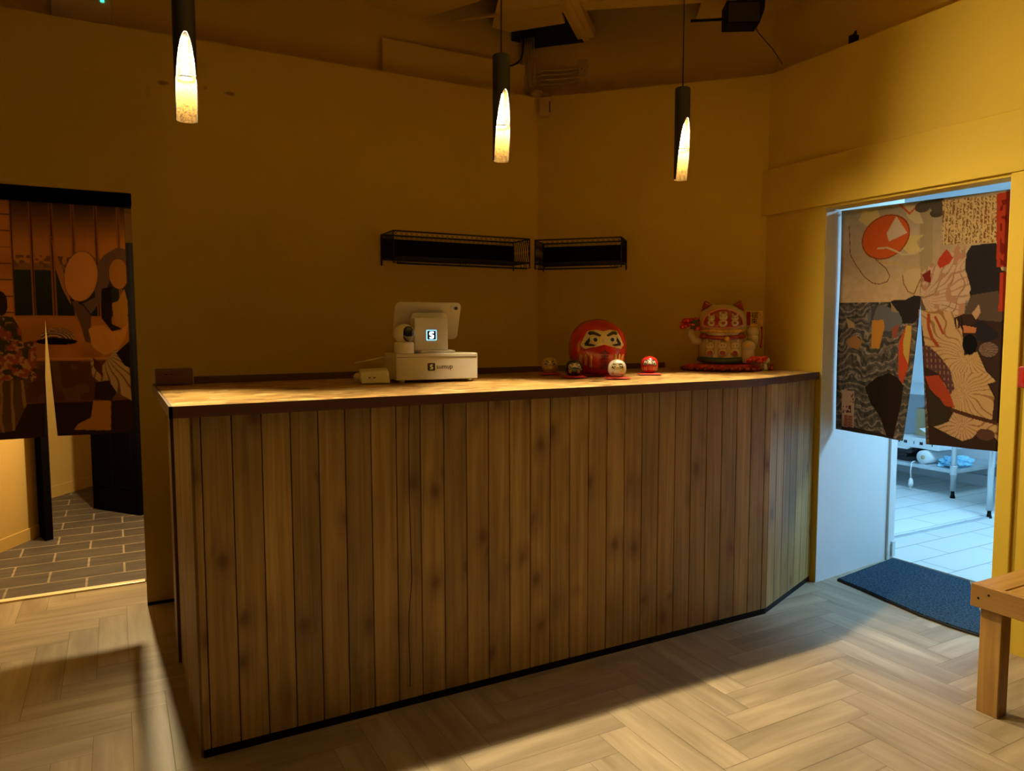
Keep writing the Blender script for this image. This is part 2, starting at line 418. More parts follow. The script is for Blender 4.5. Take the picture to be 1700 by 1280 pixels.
b = MB(); b.box(-2.75,-2.6,-2.6,4.5,0,3.45); struct(b.build('wall_left', M['room']))
# set-back upper walls above the partition
b = MB(); b.box(-2.6,2.5,4.21,4.5,ZW,3.45); struct(b.build('upper_wall_back', M['upper']))
b = MB(); q = .12*.7071
b.prism([(DA[0]+q-.06,DA[1]+q+.06),(DB[0]+q+.06,DB[1]+q-.06),(DB[0]+.3,DB[1]+.2),(DA[0]+.3,DA[1]+.3)], ZW-.05, 3.45)
struct(b.build('diagonal_upper_wall', M['upper']))
b = MB(); b.box(XR+.11,XR+.2,-2.7,3.2,ZW,3.45); struct(b.build('upper_wall_right', M['upper']))
# ceiling panels with open slots, deck above
poly = [(-2.6,-2.6),(-2.6,4.21),(1.68,4.21),(1.94,3.73),(2.10,4.14),(2.23,4.15),(2.46,3.88),(2.36,3.76),(2.51,3.64),(2.99,3.28),(3.12,3.47),(3.46,3.13),(3.46,-2.6)]
b = MB(); b.prism(poly, ZC, ZC+.02); struct(b.build('ceiling', M['ceil']))
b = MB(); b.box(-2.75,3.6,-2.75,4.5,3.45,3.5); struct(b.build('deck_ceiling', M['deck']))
b = MB(); b.prism([(2.424,4.216),(2.66,3.972),(2.652,3.964),(2.416,4.208)], 3.185, 3.45); b.box(2.27,2.42,4.203,4.212,3.205,3.45); struct(b.build('slot_shade_panel', M['slot_shade']))  # dark panels in front of the walls, painted shade instead of an opening
b = MB(); b.M = Matrix.Translation((2.64,3.93,0)) @ Matrix.Rotation(R(45),4,'Z')
b.box(-2.2,.03,-.055,.055,ZC-.03,ZC+.03); b.box(-2.2,.03,-.02,.02,ZC-.045,ZC-.03)
struct(b.build('trim_8', M['ceil'], bevel=.004))
b = MB(); b.M = Matrix.Translation((2.33,3.66,0)) @ Matrix.Rotation(R(-45),4,'Z')
b.box(-.7,.9,-.012,.012,ZC-.012,ZC+.002); b.M = Matrix.Translation((2.1,3.4,0)) @ Matrix.Rotation(R(-45),4,'Z'); b.box(-.4,1.0,-.05,.05,ZC-.02,ZC+.002)
struct(b.build('trim_9', M['ceil'], bevel=.003))
# trims
b = MB(); b.box(XR-.022,XR+.001,.9,3.128,2.046,2.302); struct(b.build('trim_1', M['wall'], bevel=.004))
b = MB(); b.box(XR-.016,XR+.001,1.703,1.771,0,2.046); struct(b.build('trim_2', M['wall'], bevel=.005))
b = MB(); b.box(1.412,2.42,4.175,4.212,ZW,3.06); struct(b.build('trim_3', M['upper'], bevel=.004))
b = MB(); b.box(.096,.30,YL-.006,YL,0,.014); struct(b.build('gap_shade_strip', M['black']))  # black strip painted in for the dark gap at the wall foot
b = MB(); b.box(-1.02,.1,4.47,4.515,-.002,.010); struct(b.build('trim_4', M['brass'], bevel=.003))
# white passage behind the right doorway
b = MB(); b.prism([(XR+.003,2.6925),(4.12,2.772),(4.12,3.1),(XR+.12,3.1)], 0, 2.44); struct(b.build('passage_wall', M['white']))
b = MB(); b.prism([(4.055,2.752),(4.125,2.759),(4.125,2.80),(4.055,2.79)], 0, 2.1); struct(b.build('trim_5', M['white'], bevel=.003))
b = MB(); b.box(4.09,4.118,2.744,2.757,.02,.11); o = b.build('hinge_plate', M['steel'], bevel=.002)
tag(o, 'small metal hinge plate low on the white passage edge', 'hinge')
# kitchen
b = MB(); b.box(4.12,6.95,-.6,5.2,-.03,.004); struct(b.build('kitchen_floor', M['ktile']))
b = MB(); b.box(4.121,6.0,-.6,3.015,.003,.007); struct(b.build('kitchen_shaded_floor', M['ktile_shaded']))  # thin sheet over the tiles, less light painted as a duller colour
b = MB(); b.box(4.2,5.62,3.0,3.03,.004,.016); struct(b.build('trim_6', M['steel_flat'], bevel=.002))
b = MB(); b.box(6.75,6.9,-.6,5.2,0,2.44); struct(b.build('kitchen_wall_back', M['kwall']))
b = MB(); b.box(XR+.12,6.9,-.75,-.6,0,2.44); struct(b.build('kitchen_wall_right', M['kwall']))
b = MB(); b.box(4.12,6.9,5.2,5.35,0,2.44); struct(b.build('kitchen_wall_left', M['kwall']))
b = MB(); b.box(4.10,4.12,3.1,5.2,0,2.44); struct(b.build('kitchen_wall_front', M['kwall']))
b = MB(); b.box(XR+.11,6.9,-.75,5.35,2.44,2.5); struct(b.build('kitchen_ceiling', M['white']))
t = thing('ceiling_light', 'bright cool white light panel on the kitchen ceiling', 'light', (5.0,1.95,2.44))
b = MB(); b.box(-.33,.33,-.63,.63,-.03,0); b.build('frame', M['carton_white'], t)
b = MB(); b.box(-.30,.30,-.60,.60,-.034,-.028); b.build('diffuser', M['panel'], t)
# hall behind the left doorway
b = MB(); b.box(-2.0,.55,4.5,8.6,-.03,.003); struct(b.build('hall_floor', M['htile']))
b = MB(); b.prism([(-.495,5.84),(-1.27,4.5),(-1.4,4.5),(-.6,5.95)], 0, 2.5); struct(b.build('hall_wall_left', M['hall']))
b = MB(); b.prism([(-.480,5.845),(-1.26,4.5),(-1.27,4.5),(-.492,5.85)], 0, .085); struct(b.build('hall_baseboard', M['hall'], bevel=.004))
b = MB(); b.prism([(-.70,6.87),(.2,8.07),(.1,8.15),(-.8,6.95)], 0, 2.5); struct(b.build('hall_wall_back', M['hall']))
b = MB(); b.prism([(-.692,6.865),(.2,8.055),(.19,8.07),(-.70,6.87)], .0, .1); struct(b.build('hall_baseboard_back', M['hall'], bevel=.004))
b = MB(); b.prism([(-.8,6.9),(-1.9,5.6),(-2.0,5.7),(-.9,7.0)],0,2.5); struct(b.build('hall_wall_front', M['hall']))
b = MB(); b.box(.46,.56,4.5,8.4,0,2.5); struct(b.build('hall_wall_right', M['hall']))
b = MB(); b.box(-2.1,.56,4.5,8.5,2.5,2.55); struct(b.build('hall_ceiling', M['hall']))
b = MB(); b.prism([(-.500,5.835),(-.452,5.665),(-.408,5.690),(-.455,5.865)], 0, 2.5); struct(b.build('trim_7', M['blackdoor'], bevel=.004))
# black door frame head of the left doorway
b = MB(); b.box(-.98,.098,YL-.010,YL+.07,1.998,2.058); b.box(-.98,.112,YL+.07,4.505,2.044,2.058); struct(b.build('door_1', M['blackdoor'], bevel=.004))
# open black panelled door
t = thing('panelled_door', 'black panelled door standing open in the tiled hall', 'door', (.136,6.115,.01), math.atan2(.405,-.307))
b = MB(); b.box(0,.52,-.02,.02,0,2.02); b.build('leaf', M['blackdoor'], t, bevel=.003)
b = MB()
for z0,z1 in ((.18,.62),(.78,1.9)):
    for x0,x1 in ((.07,.24),(.29,.45)):
        for s in (-1,1): b.box(x0,x1,s*.020-.004,s*.020+.004,z0,z1)
b.build('raised_panels', M['blackdoor'], t, bevel=.006)

# ------------------------------------------------------------------ reception counter
WT = 1.162; WZ = WT+.001
t = thing('reception_counter', 'long pine-clad reception counter with a varnished top and dark edge', 'counter', (0,0,0))
pitch = .0925
b = MB(); x = .203; ztop = WT-.032
while x < 2.74:
    x1 = .228 if x < .21 else min(x+pitch, 2.762)
    b.box(x+.0015, x1-.0015, 2.501, 2.519, .03, ztop, plank='z'); x = x1
b.build('front_boards', M['pine'], t, bevel=.0016, seg=1)
b = MB(); b.tube([(x_,2.5012,z_) for x_,z_ in [(0.928,1.124),(0.924,1.015),(0.923,0.787),(0.927,0.578),(0.929,0.485),(0.916,0.347),(0.914,0.265),(0.918,0.133),(0.916,0.075)]], .0016, 5); b.build('crack', M['black'], t)['label'] = 'long split in a front board'
b = MB(); A, B_ = Vector((2.764,2.5035,0)), Vector((3.343,2.7265,0)); d = (B_-A); ln = d.length
b.M = Matrix.Translation(A) @ Matrix.Rotation(math.atan2(d.y,d.x),4,'Z')
x = .0
while x < ln-.01:
    x1 = min(x+pitch, ln); b.box(x+.0015, x1-.0015, 0, .018, .03, ztop, plank='z'); x = x1
b.build('corner_boards', M['pine'], t, bevel=.0016, seg=1)
b = MB(); y = 2.512
while y < 3.29:
    y1 = min(y+pitch, 3.30); b.box(.198,.214, y+.001, y1-.001, .0, ztop, plank='z'); y = y1
b.build('end_boards', M['pine'], t, bevel=.0016, seg=1)
b = MB(); b.box(.186,.212,3.302,3.452,0,ztop,plank='z'); b.build('end_post', M['darkwood'], t, bevel=.002)['label'] = 'dark stained end post'
b = MB(); b.box(.205,2.762,2.506,2.52,0,.03); b.M = Matrix.Translation(A) @ Matrix.Rotation(math.atan2(d.y,d.x),4,'Z'); b.box(0,ln,.004,.018,0,.03)
b.build('base_strip', M['black'], t)
b = MB(); b.prism([(.216,2.522),(2.76,2.522),(3.33,2.742),(3.33,3.0),(2.9,3.44),(.216,3.44)], .02, ztop-.001); b.build('carcass', M['darkwood'], t)
# worktop outline with the rounded bend
arc = [(2.46,2.47),(2.56,2.474),(2.66,2.488),(2.76,2.512),(2.88,2.549),(3.02,2.596),(3.18,2.652),(3.344,2.706)]
top = [(.142,2.47)] + arc + [(3.343,3.076),(2.932,3.500),(.142,3.56)]
b = MB(); b.prism([(x_+(.004 if i==0 else 0), y_+(.006 if i<9 else 0)) for i,(x_,y_) in enumerate(top)], WT-.03, WT)
o = b.build('worktop', M['osb'], t); o['label'] = 'varnished chipboard top'
b = MB()
pth = [(.138,3.56),(.138,2.466)] + [(x_,y_-.004) for x_,y_ in arc]
for i in range(len(pth)-1):
    a, c = Vector((*pth[i],0)), Vector((*pth[i+1],0)); dd = c-a; nn = Vector((-dd.y,dd.x,0)).normalized()*.010
    if i == 0: nn = Vector((.010,0,0))
    ou = random.uniform(0,9)
    vs = []
    for z in (WT-.036, WT+.001):
        vs += [(a.x,a.y,z),(c.x,c.y,z),(c.x+nn.x,c.y+nn.y,z),(a.x+nn.x,a.y+nn.y,z)]
    fs = [(3,2,1,0),(4,5,6,7),(0,1,5,4),(1,2,6,5),(2,3,7,6),(3,0,4,7)]
    b.add(vs, fs, uvs=[[(q%4*.2+ou, q*.01) for q in fc] for fc in fs], tone=.5)
b.build('edging', M['darkwood'], o)
b = MB(); b.box(.30,2.93,3.478,3.498,WT,WT+.032,plank='x'); b.build('upstand', M['darkwood'], t, bevel=.002)
t = thing('socket_box', 'small dark brown box on the counter corner beside the tiled hall', 'box', (.215,3.46,WZ))
b = MB(); b.box(-.07,.075,-.04,.045,0,.068); b.build('housing', M['socketbrown'], t, bevel=.005)
b = MB()
for x_ in (-.028,-.008): b.lathe([(.005,0),(.005,.003)], 10, (x_,-.042,.045), 1, .4)
b.build('holes', M['black'], t)

# ------------------------------------------------------------------ pendant lamps
def cut_tube(r, za, zt, outward, n=64, rows=26):
    vs, fs = [], []
    for j in range(n):
        q = 2*math.pi*j/n; s = math.sin(q)
        z0 = za*max(0,-s)
        for i in range(rows+1):
            u = i/rows; vs.append((r*math.cos(q), r*s, z0+(zt-z0)*u))
    for j in range(n):
        j2 = (j+1)%n
        for i in range(rows):
            a,b_,c,d_ = j*(rows+1)+i, j2*(rows+1)+i, j2*(rows+1)+i+1, j*(rows+1)+i+1
            fs.append((a,b_,c,d_) if outward else (d_,c,b_,a))
    return vs, fs
PT, ZA, RO, RI = .425, .285, .0365, .0335
lamp = thing('pendant_lamp', 'pendant lamp hanging over the bare counter end by the tiled hall', 'pendant lamp', (.248,2.80,2.112), 0, 'black tube pendants over the counter')
b = MB(); vs, fs = cut_tube(RO, ZA, PT, True); b.add(vs, fs, smooth=True)
n0 = len(b.v); b.lathe([(RO,PT),(RO-.004,PT+.006),(.004,PT+.008)], 64, caps=True)
# cut rim: joins outer and inner skins
rows = 26; rim = []
for j in range(64):
    q = 2*math.pi*j/64; z0 = ZA*max(0,-math.sin(q))
    rim += [(RO*math.cos(q),RO*math.sin(q),z0),(RI*math.cos(q),RI*math.sin(q),z0)]
b.add(rim, [(2*j,2*((j+1)%64),2*((j+1)%64)+1,2*j+1) for j in range(64)])
b.build('shade', M['lampblack'], lamp, recalc=False)
b = MB(); vs, fs = cut_tube(RI, ZA, PT-.03, False); b.add(vs, fs, smooth=True); b.lathe([(RI,PT-.03),(.002,PT-.03)], 64, caps=False)
b.build('lining', M['gold'], lamp, recalc=False)['label'] = 'gold leaf lining'
b = MB(); b.lathe([(.009,.143),(.009,.264),(.006,.27),(.002,.272)], 20, caps=False); bl = b.build('bulb', M['bulb'], lamp)
b = MB(); b.lathe([(.020,.1425),(.020,.140),(.001,.139)], 24, caps=False)
vs_l = b.build('bulb_lens', M['lens_lit'], bl, recalc=False)
b = MB(); b.lathe([(.0205,.139),(.0205,.147),(.0095,.149)], 24, caps=False); b.build('lens_rim', M['lampblack'], bl)
b = MB(); b.lathe([(.014,.272),(.014,.33),(.010,.392)], 16); b.build('socket', M['lampblack'], lamp)
b = MB(); b.tube([(0,0,PT+.004),(0.001,0,PT+.3),(-.001,0,PT+.6),(0,0,1.118)], .0032, 8); b.build('cord', M['cable'], lamp)
dup(lamp, (1.462,2.80,2.103), 0, 'pendant lamp hanging above the white register and tablet')
dup(lamp, (2.443,2.80,2.116), 0, 'pendant lamp hanging above the red daruma dolls')

# ------------------------------------------------------------------ wire shelves
def zigzag(n, fx, fz, x0, x1, z0, z1, y):
    pts = []
    for i in range(n+1):
        pts.append(fx(x0+(x1-x0)*i/n, y, z0 if i%2 else z1))
    return pts
def wire_shelf(name, label, L_, loc, rot, mid):
    """local: x along the wall 0..L_, y 0 at wall, front at y=-.21"""
    t = thing(name, label, 'shelf', loc, rot, 'black wire shelves on the wall'); D_, H0, H1 = .21, .035, .175
    b = MB(); r = .0042
    for z in (H0, H1):
        b.tube([(0,-.006,z),(0,-D_,z),(L_,-D_,z),(L_,-.006,z)], r, 6); b.tube([(0,-.006,z),(L_,-.006,z)], r, 6)
    for x_ in (0,L_):
        for y_ in (-.006,-D_): b.tube([(x_,y_,.0),(x_,y_,H1)], r, 6)
    b.tube([(.02,-D_,0),(L_-.02,-D_,0)], r*1.2, 6)
    b.build('frame', M['blackmetal'], t)
    b = MB()
    n = int(L_/.03)
    for s in (0,1):
        pts = [(L_*i/n, -.010, (H1 if (i+s)%2 else H0+.02)) for i in range(n+1)]; b.tube(pts, .0016, 5)
        m_ = 8
        for x_ in (0,L_): b.tube([(x_, -.006-(D_-.006)*i/m_, (H1 if (i+s)%2 else H0)) for i in range(m_+1)], .0018, 5)
        b.tube([(L_*i/n, -D_, (H1 if (i+s)%2 else H1-.028)) for i in range(n+1)], .0014, 5)
    b.build('lattice', M['blackmetal'], t)
    b = MB(); b.box(.004,L_-.004,-.016,-.010,.038,H1-.022); b.build('back_panel', M['panelblack'], t)
    b = MB(); k = int(D_/.028)
    for i in range(k+1):
        y_ = -.012-(D_-.016)*i/k; b.tube([(.003,y_,H0),(L_-.003,y_,H0)], .0016, 5)
    b.build('base_wires', M['blackmetal'], t)
    for x_ in [.03, L_-.03]+([L_*.5] if mid else []):
        b = MB()
        for dx in (-.018,.018):
            b.tube([(x_+dx+.014*math.cos(q), -D_, .016+.014*math.sin(q)) for q in [i*math.pi/6 for i in range(12)]], .002, 5, closed=True)
        b.build('scroll', M['blackmetal'], t)
    return t
wire_shelf('wire_shelf', 'longer black wire basket shelf on the back wall', .855, (1.357,YL-.001,1.758), 0, True)
wire_shelf('wire_shelf', 'shorter black wire basket shelf on the diagonal wall', .525, (2.419,4.059,1.758), R(-45)-.005, False)

# ------------------------------------------------------------------ text and logo helpers
def text_geo(s, size, depth):
    c = bpy.data.curves.new('t','FONT'); c.body = s; c.size = size; c.extrude = depth; c.align_x = 'CENTER'; c.align_y = 'CENTER'; c.resolution_u = 3
    o = bpy.data.objects.new('t', c); COL.objects.link(o)
    dg = bpy.context.evaluated_depsgraph_get(); me = bpy.data.meshes.new_from_object(o.evaluated_get(dg))
    vs = [tuple(v.co) for v in me.vertices]; fs = [tuple(p.vertices) for p in me.polygons]
    bpy.data.objects.remove(o); bpy.data.curves.remove(c); bpy.data.meshes.remove(me)
    return vs, fs
def flat_text(b, s, size, depth, x, y, z):
    vs, fs = text_geo(s, size, depth)      # text plane xy -> xz facing -y
    b.add([(x+v[0], y-v[2], z+v[1]) for v in vs], fs)
def s_mark(b, x, y, z, s, depth):
    """the two interlocking rounded strokes of the S mark"""
    up = [(-.30,.10),(-.30,.26),(-.22,.36),(.02,.36),(.22,.16),(.28,.22),(.28,.30),(.20,.36),(.16,.38),(-.10,.42),(-.26,.40),(-.34,.30),(-.34,.10),(-.22,-.02),(.10,.02)]
    p1 = [(-.26,.02),(-.29,.22),(-.20,.38),(.0,.43),(.22,.40),(.28,.30),(.24,.22),(.14,.20),(.0,.26),(-.05,.18),(.10,.06),(.22,-.06),(.02,.02),(-.14,-.06)]
    for sg in (1,-1):
        pl = [(x+sg*a*s, z+sg*c*s) for a,c in p1]; n = len(pl)
        b.add([(a,y,c) for a,c in pl]+[(a,y-depth,c) for a,c in pl], [tuple(range(n)),tuple(range(2*n-1,n-1,-1))]+[(i,(i+1)%n,n+(i+1)%n,n+i) for i in range(n)])

# ------------------------------------------------------------------ register set
rz = R(-6.5)
t = thing('cash_drawer_base', 'white box with a printed logo under the tablet stand', 'register', (1.262,3.10,WZ), rz)
b = MB(); b.rbox(-.187,.187,-.088,.15,.013,.128,.006,3,'z'); b.build('housing', M['plastic'], t, bevel=.003)
b = MB(); b.box(-.183,.183,-.0895,-.087,.112,.1135); b.build('seam', M['logo_dark'], t)
for sx in (-.155,.155):
    for sy in (-.062,.12):
        b = MB(); b.lathe([(.012,0),(.013,.014)], 16, (sx,sy,0)); b.build('foot', M['plastic'], t)
b = MB(); b.rbox(-.046,-.012,-.0895,-.0875,.052,.086,.004,3,'y'); lg = b.build('logo', M['logo_dark'], t); lg['label'] = 'dark square logo with a white S mark'
b = MB(); s_mark(b, -.029,-.0896,.069,.026,.0006); b.build('logo_mark', M['white_lacquer'], lg)
b = MB(); flat_text(b, 'sumup', .029, .0006, .031,-.0885,.069); b.build('lettering', M['logo_dark'], t)
b = MB(); b.tube([(-.19,.0,.11),(-.23,.0,.112),(-.29,-.01,.100),(-.35,.0,.088)], .0022, 6); b.build('cable', M['plastic'], t)
# tablet stand
t = thing('tablet_stand', 'grey square stand with a glowing logo holding the tablet', 'stand', (1.254,3.110,WZ+.129), rz)
b = MB(); b.box(-.082,.072,-.05,.035,.010,.155); b.build('body', M['stand'], t, bevel=.004)
b = MB(); b.rbox(-.06,.10,-.075,.06,.0,.012,.01,3,'z'); b.build('foot_plate', M['plastic'], t, bevel=.002)
b = MB(); b.box(-.06,.05,-.052,-.048,.150,.154); b.build('top_edge', M['stand'], t)
b = MB(); b.rbox(-.028,.018,-.0520,-.0490,.056,.102,.003,3,'y'); lg = b.build('logo_rim', M['halo'], t); lg['label'] = 'glowing pale blue logo rim'
b = MB(); b.rbox(-.0245,.0145,-.0530,-.0515,.0595,.0985,.002,3,'y'); b.build('logo_plate', M['logo_dark'], lg)
b = MB(); s_mark(b, -.005,-.0531,.079,.038,.0008); b.build('logo_mark', M['logo_lit'], lg)
b = MB(); b.M = Matrix.Translation((0.01,.037,.03)); b.rbox(-.085,.085,.0,.010,.0,.15,.02,4,'y'); b.build('bracket', M['plastic'], t, bevel=.002)
# tablet
t = thing('tablet', 'white tablet seen from behind, tilted on the stand', 'tablet', (1.285,3.235,WZ+.129+.048), rz)
b = MB(); b.M = Matrix.Rotation(R(24),4,'X')
b.rbox(-.160,.150,-.004,.005,.012,.196,.022,6,'y'); b.build('back_shell', M['plastic'], t, bevel=.002)
b = MB(); b.M = Matrix.Rotation(R(24),4,'X'); b.rbox(-.155,.145,.005,.007,.017,.191,.018,6,'y'); b.build('screen', M['glassblack'], t)
b = MB(); b.M = Matrix.Rotation(R(24),4,'X'); b.rbox(.098,.140,-.0085,-.004,.148,.186,.014,5,'y'); cb = b.build('camera_bump', M['plastic'], t, bevel=.002)
b = MB(); b.M = Matrix.Rotation(R(24),4,'X') @ Matrix.Translation((.125,-.0085,.172)) @ Matrix.Rotation(R(90),4,'X'); b.lathe([(.008,0),(.008,.002)], 16); b.build('lens', M['glassblack'], cb)
# pan-tilt camera
t = thing('security_camera', 'small white ball camera with a black lens face on the register box', 'camera', (1.108,3.045,WZ+.129), R(-15))
b = MB(); b.lathe([(.043,0),(.044,.004),(.044,.042),(.040,.05)], 32); b.build('base', M['plastic'], t)
b = MB(); b.ell((0,0,.085),.047,.045,.044,28,16); hd = b.build('head', M['plastic'], t)
b = MB(); b.M = Matrix.Translation((.012,-.004,.085)) @ Matrix.Rotation(R(8),4,'Z'); 
b.ell((0,-.030,0),.027,.016,.034,24,12); fc = b.build('lens_face', M['glassblack'], hd)
# card reader
t = thing('card_reader', 'small white card terminal beside the register box', 'card terminal', (.985,3.085,WZ), R(-14))
b = MB(); pr = [(-.055,-.045,.0),(.062,-.045,.0),(.062,.05,.0),(-.055,.05,.0)]
b.add([(-.058,-.048,.002),(.064,-.048,.002),(.064,.05,.002),(-.058,.05,.002),(-.062,-.030,.052),(.060,-.030,.058),(.060,.055,.068),(-.062,.055,.062)],
      [(3,2,1,0),(4,5,6,7),(0,1,5,4),(1,2,6,5),(2,3,7,6),(3,0,4,7)])
b.build('body', M['plastic'], t, bevel=.008, seg=3)
b = MB(); b.lathe([(.012,-.035),(.020,-.03),(.020,.03),(.012,.035)], 16); 
o = b.build('paper_roll', M['plastic'], t); o.location = (-.058,.02,.026); o.rotation_euler = (R(90),0,R(20))
b = MB()
for x_ in (-.022,-.002): b.rbox(x_-.005,x_+.005,-.0445,-.040,.026,.030,.0015,2,'y')
b.build('marks', M['logo_dark'], t)

# ------------------------------------------------------------------ darumas
def prof_r(prof):
    zs = [p[1] for p in prof]; rs = [p[0] for p in prof]
    return lambda z: float(np.interp(z, zs, rs))
def daruma(name, label, cat, loc, rot, s, body, cloth_face, accent, brow, big=False, group=None):
    t = thing(name, label, cat, loc, rot, group)
    P = []
    for i in range(25):
        u = i/24
        z = u; base = math.sqrt(max(0, 1-(abs((u-.44)/.56) if u > .44 else abs((u-.44)/.50))**2.5))
        P.append((max(.02,.53*base*(1 if u > .0 else .8)), z))
    P[0] = (.32,0.)
    P = [(r*s, z*s) for r,z in P]
    b = MB(); b.lathe(P, 40); b.build('body', body, t)
    rf = prof_r(P)
    def surf(x,z):
        r = rf(z); return -math.sqrt(max(1e-8, r*r-x*x))
    def sc(pl): return [(x*s,z*s) for x,z in pl]
    face = [(-.40,.52),(-.34,.66),(-.27,.78),(-.13,.80),(.0,.775),(.13,.80),(.27,.78),(.34,.66),(.40,.52),(.34,.445),(.18,.48),(0,.525),(-.18,.48),(-.34,.445)]
    b = MB(); b.patch(sc(face), surf, .004*s/.26, 8); fo = b.build('face', cloth_face, t)
    b = MB(); b.tube([(x*s, surf(x*s,z*s)-.002, z*s) for x,z in face], .012*s, 6, closed=True); b.build('hood_rim', accent, t)
    off = .007*s/.26
    for sg in (-1,1):
        b = MB(); b.patch([(sg*x*s,z*s) for x,z in ((.05,.70),(.10,.735),(.18,.77),(.25,.765),(.27,.73),(.24,.70),(.19,.715),(.12,.69),(.07,.675))], surf, off, 3)
        b.patch([(sg*x*s,z*s) for x,z in ((.31,.53),(.34,.545),(.30,.60),(.25,.66),(.24,.60),(.27,.55))], surf, off, 3); b.build('eyebrow', brow, fo)
    for sg in (-1,1):
        b = MB(); c = (sg*.165*s, .625*s); b.patch([(c[0]+.065*s*math.cos(q), c[1]+.052*s*math.sin(q)) for q in [i*math.pi/8 for i in range(16)]], surf, off, 3); b.build('eye', M['white_lacquer'], fo)
    for sg in (-1,1):
        b = MB(); c = (sg*.155*s, .62*s); b.patch([(c[0]+.034*s*math.cos(q), c[1]+.036*s*math.sin(q)) for q in [i*math.pi/6 for i in range(12)]], surf, off*1.35, 3); b.build('pupil', M['ink'], fo)
    for sg in (-1,1):
        b = MB(); b.patch([(sg*x*s,z*s) for x,z in ((.14,.525),(.22,.545),(.31,.555),(.335,.515),(.26,.505),(.19,.505))], surf, off, 3); b.build('moustache', brow, fo)
    b = MB(); b.ell((0, surf(0,.585*s)-.004*s, .585*s), .04*s,.03*s,.045*s, 12, 8); b.build('nose', cloth_face, fo)
    for sg in (-1,1):
        for k in range(3 if big else 2):
            b = MB(); x0 = .20+.085*k; pl = [(x0,.12+.03*k),(x0+.05,.14+.03*k),(x0+.06,.30),(x0+.045,.37),(x0+.01,.33)]
            b.patch([(sg*x*s*.95,z*s) for x,z in pl], surf, .003*s/.26, 3); b.build('gold_stroke', M['gold_paint'], t)
    if big:
        b = MB()
        for ch, zc, sz in (('金',.335,.19),('運',.15,.18)):
            vs, fs = text_geo(ch, sz*s, .0)
            b.add([(v[0]+.015*s, surf(v[0]+.015*s, v[1]+zc*s)-.003, v[1]+zc*s) for v in vs], fs)
        b.build('lettering', M['ink'], t)
    return t
def cushion(name, label, loc, rot, r, h, mat, tass=True):
    t = thing(name, label, 'cushion', loc, rot)
    vs, fs = [], []; n = 14
    for k,zz in ((0,0),(1,1)):
        for i in range(n+1):
            for j in range(n+1):
                u, v = i/n*2-1, j/n*2-1
                e = (1-abs(u)**4)*(1-abs(v)**4); pin = 1-.10*(1-(u*u))*abs(v)-.10*(1-(v*v))*abs(u)
                vs.append((u*r*pin, v*r*pin, h*.45+(1 if k else -1)*h*.45*(e**.5)+(0 if k else .0)))
    m_ = (n+1)**2
    for k in (0,1):
        for i in range(n):
            for j in range(n):
                a = k*m_+i*(n+1)+j; q = (a,a+n+1,a+n+2,a+1)
                fs.append(q if k else q[::-1])
    b = MB(); b.add(vs, fs, smooth=True); b.build('pad', mat, t)
    if tass:
        for sx in (-1,1):
            for sy in (-1,1): b = MB(); b.lathe([(.003,-.001),(.006,.006),(.004,.014),(.001,.016)], 8, (sx*r*.99,sy*r*.99,.002)); b.build('tassel', mat, t)
    return t
cushion('cushion', 'wide flat red cloth under the large daruma', (2.136,3.048,WZ), R(-32), .100, .014, M['redcloth'])
daruma('daruma_doll', 'large red daruma doll with a scowling cream face', 'daruma', (2.132,3.050,WZ+.0136), R(-22), .272, M['red'], M['cream'], M['red'], M['ink'], True)
GS = 'small daruma dolls around the large one'
for nm, px, s, mats, lab, clab, rr in (
    ('y', (1.955,3.22), .080, ('yellow_lacquer','cream','yellow_lacquer','ink'), 'small yellow daruma doll on a red pad', 'little red pad under the yellow daruma', -28),
    ('b', (1.938,2.965), .078, ('black_lacquer','white_lacquer','black_lacquer','ink'), 'small black daruma doll with a white face', 'little red pad under the black daruma', -30),
    ('w', (2.068,2.797), .080, ('white_lacquer','cream','ivory_lacquer','ink'), 'small ivory daruma doll in front of the large red one', 'little red pad under the ivory daruma', -34),
    ('r', (2.395,2.965), .084, ('red','white_lacquer','black_lacquer','ink'), 'small red daruma doll with a black-rimmed white face', 'little red pad under the small red daruma', -36)):
    cushion('cushion', clab, (*px,WZ), R(rr+6), .060, .012, M['redcloth'], False)
    daruma('small_daruma', lab, 'daruma', (*px,WZ+.0118), R(rr), s, *[M[q] for q in mats], False, GS)

# ------------------------------------------------------------------ beckoning cat ornament
CZ = WZ
cr = R(-42)
cc = (3.005,3.085)
t = thing('cushion', 'red brocade cushion under the cat ornament', 'cushion', (*cc,CZ), cr)
b = MB(); b.lathe([(.10,0),(.165,.004),(.178,.018),(.165,.034),(.12,.038),(.02,.038)], 40, sx=1.18, sy=.85); b.build('pad', M['redbrocade'], t)
b = MB()
for i in range(28):
    q = i/28*2*math.pi; b.ell((.212*math.cos(q), .152*math.sin(q), .012), .014,.014,.012, 8, 6)
b.build('fringe', M['ceramic_red'], t)
t = thing('lucky_cat', 'beckoning cat ornament with tiny cats in its head and belly', 'cat ornament', (*cc,CZ+.0425), cr)
P = [(.095,0),(.118,.01),(.128,.04),(.128,.09),(.118,.125),(.112,.15),(.122,.175),(.132,.21),(.130,.25),(.112,.29),(.07,.318),(.02,.33)]
b = MB(); b.lathe(P, 40, sx=1.0, sy=.80); b.build('body', M['ceramic'], t)
rf = prof_r(P)
def csurf(x,z):
    r = rf(z); return -.80*math.sqrt(max(1e-6, r*r-x*x))
for sg in (-1,1):
    b = MB(); vs = [(sg*.118,-.02,.285),(sg*.050,-.02,.322),(sg*.100,-.014,.352),(sg*.118,.03,.28),(sg*.050,.03,.318),(sg*.098,.020,.350)]
    b.add(vs, [(0,1,2),(5,4,3),(0,2,5,3),(1,4,5,2),(0,3,4,1)]); b.build('ear', M['ceramic_red'], t, bevel=.012, seg=3)
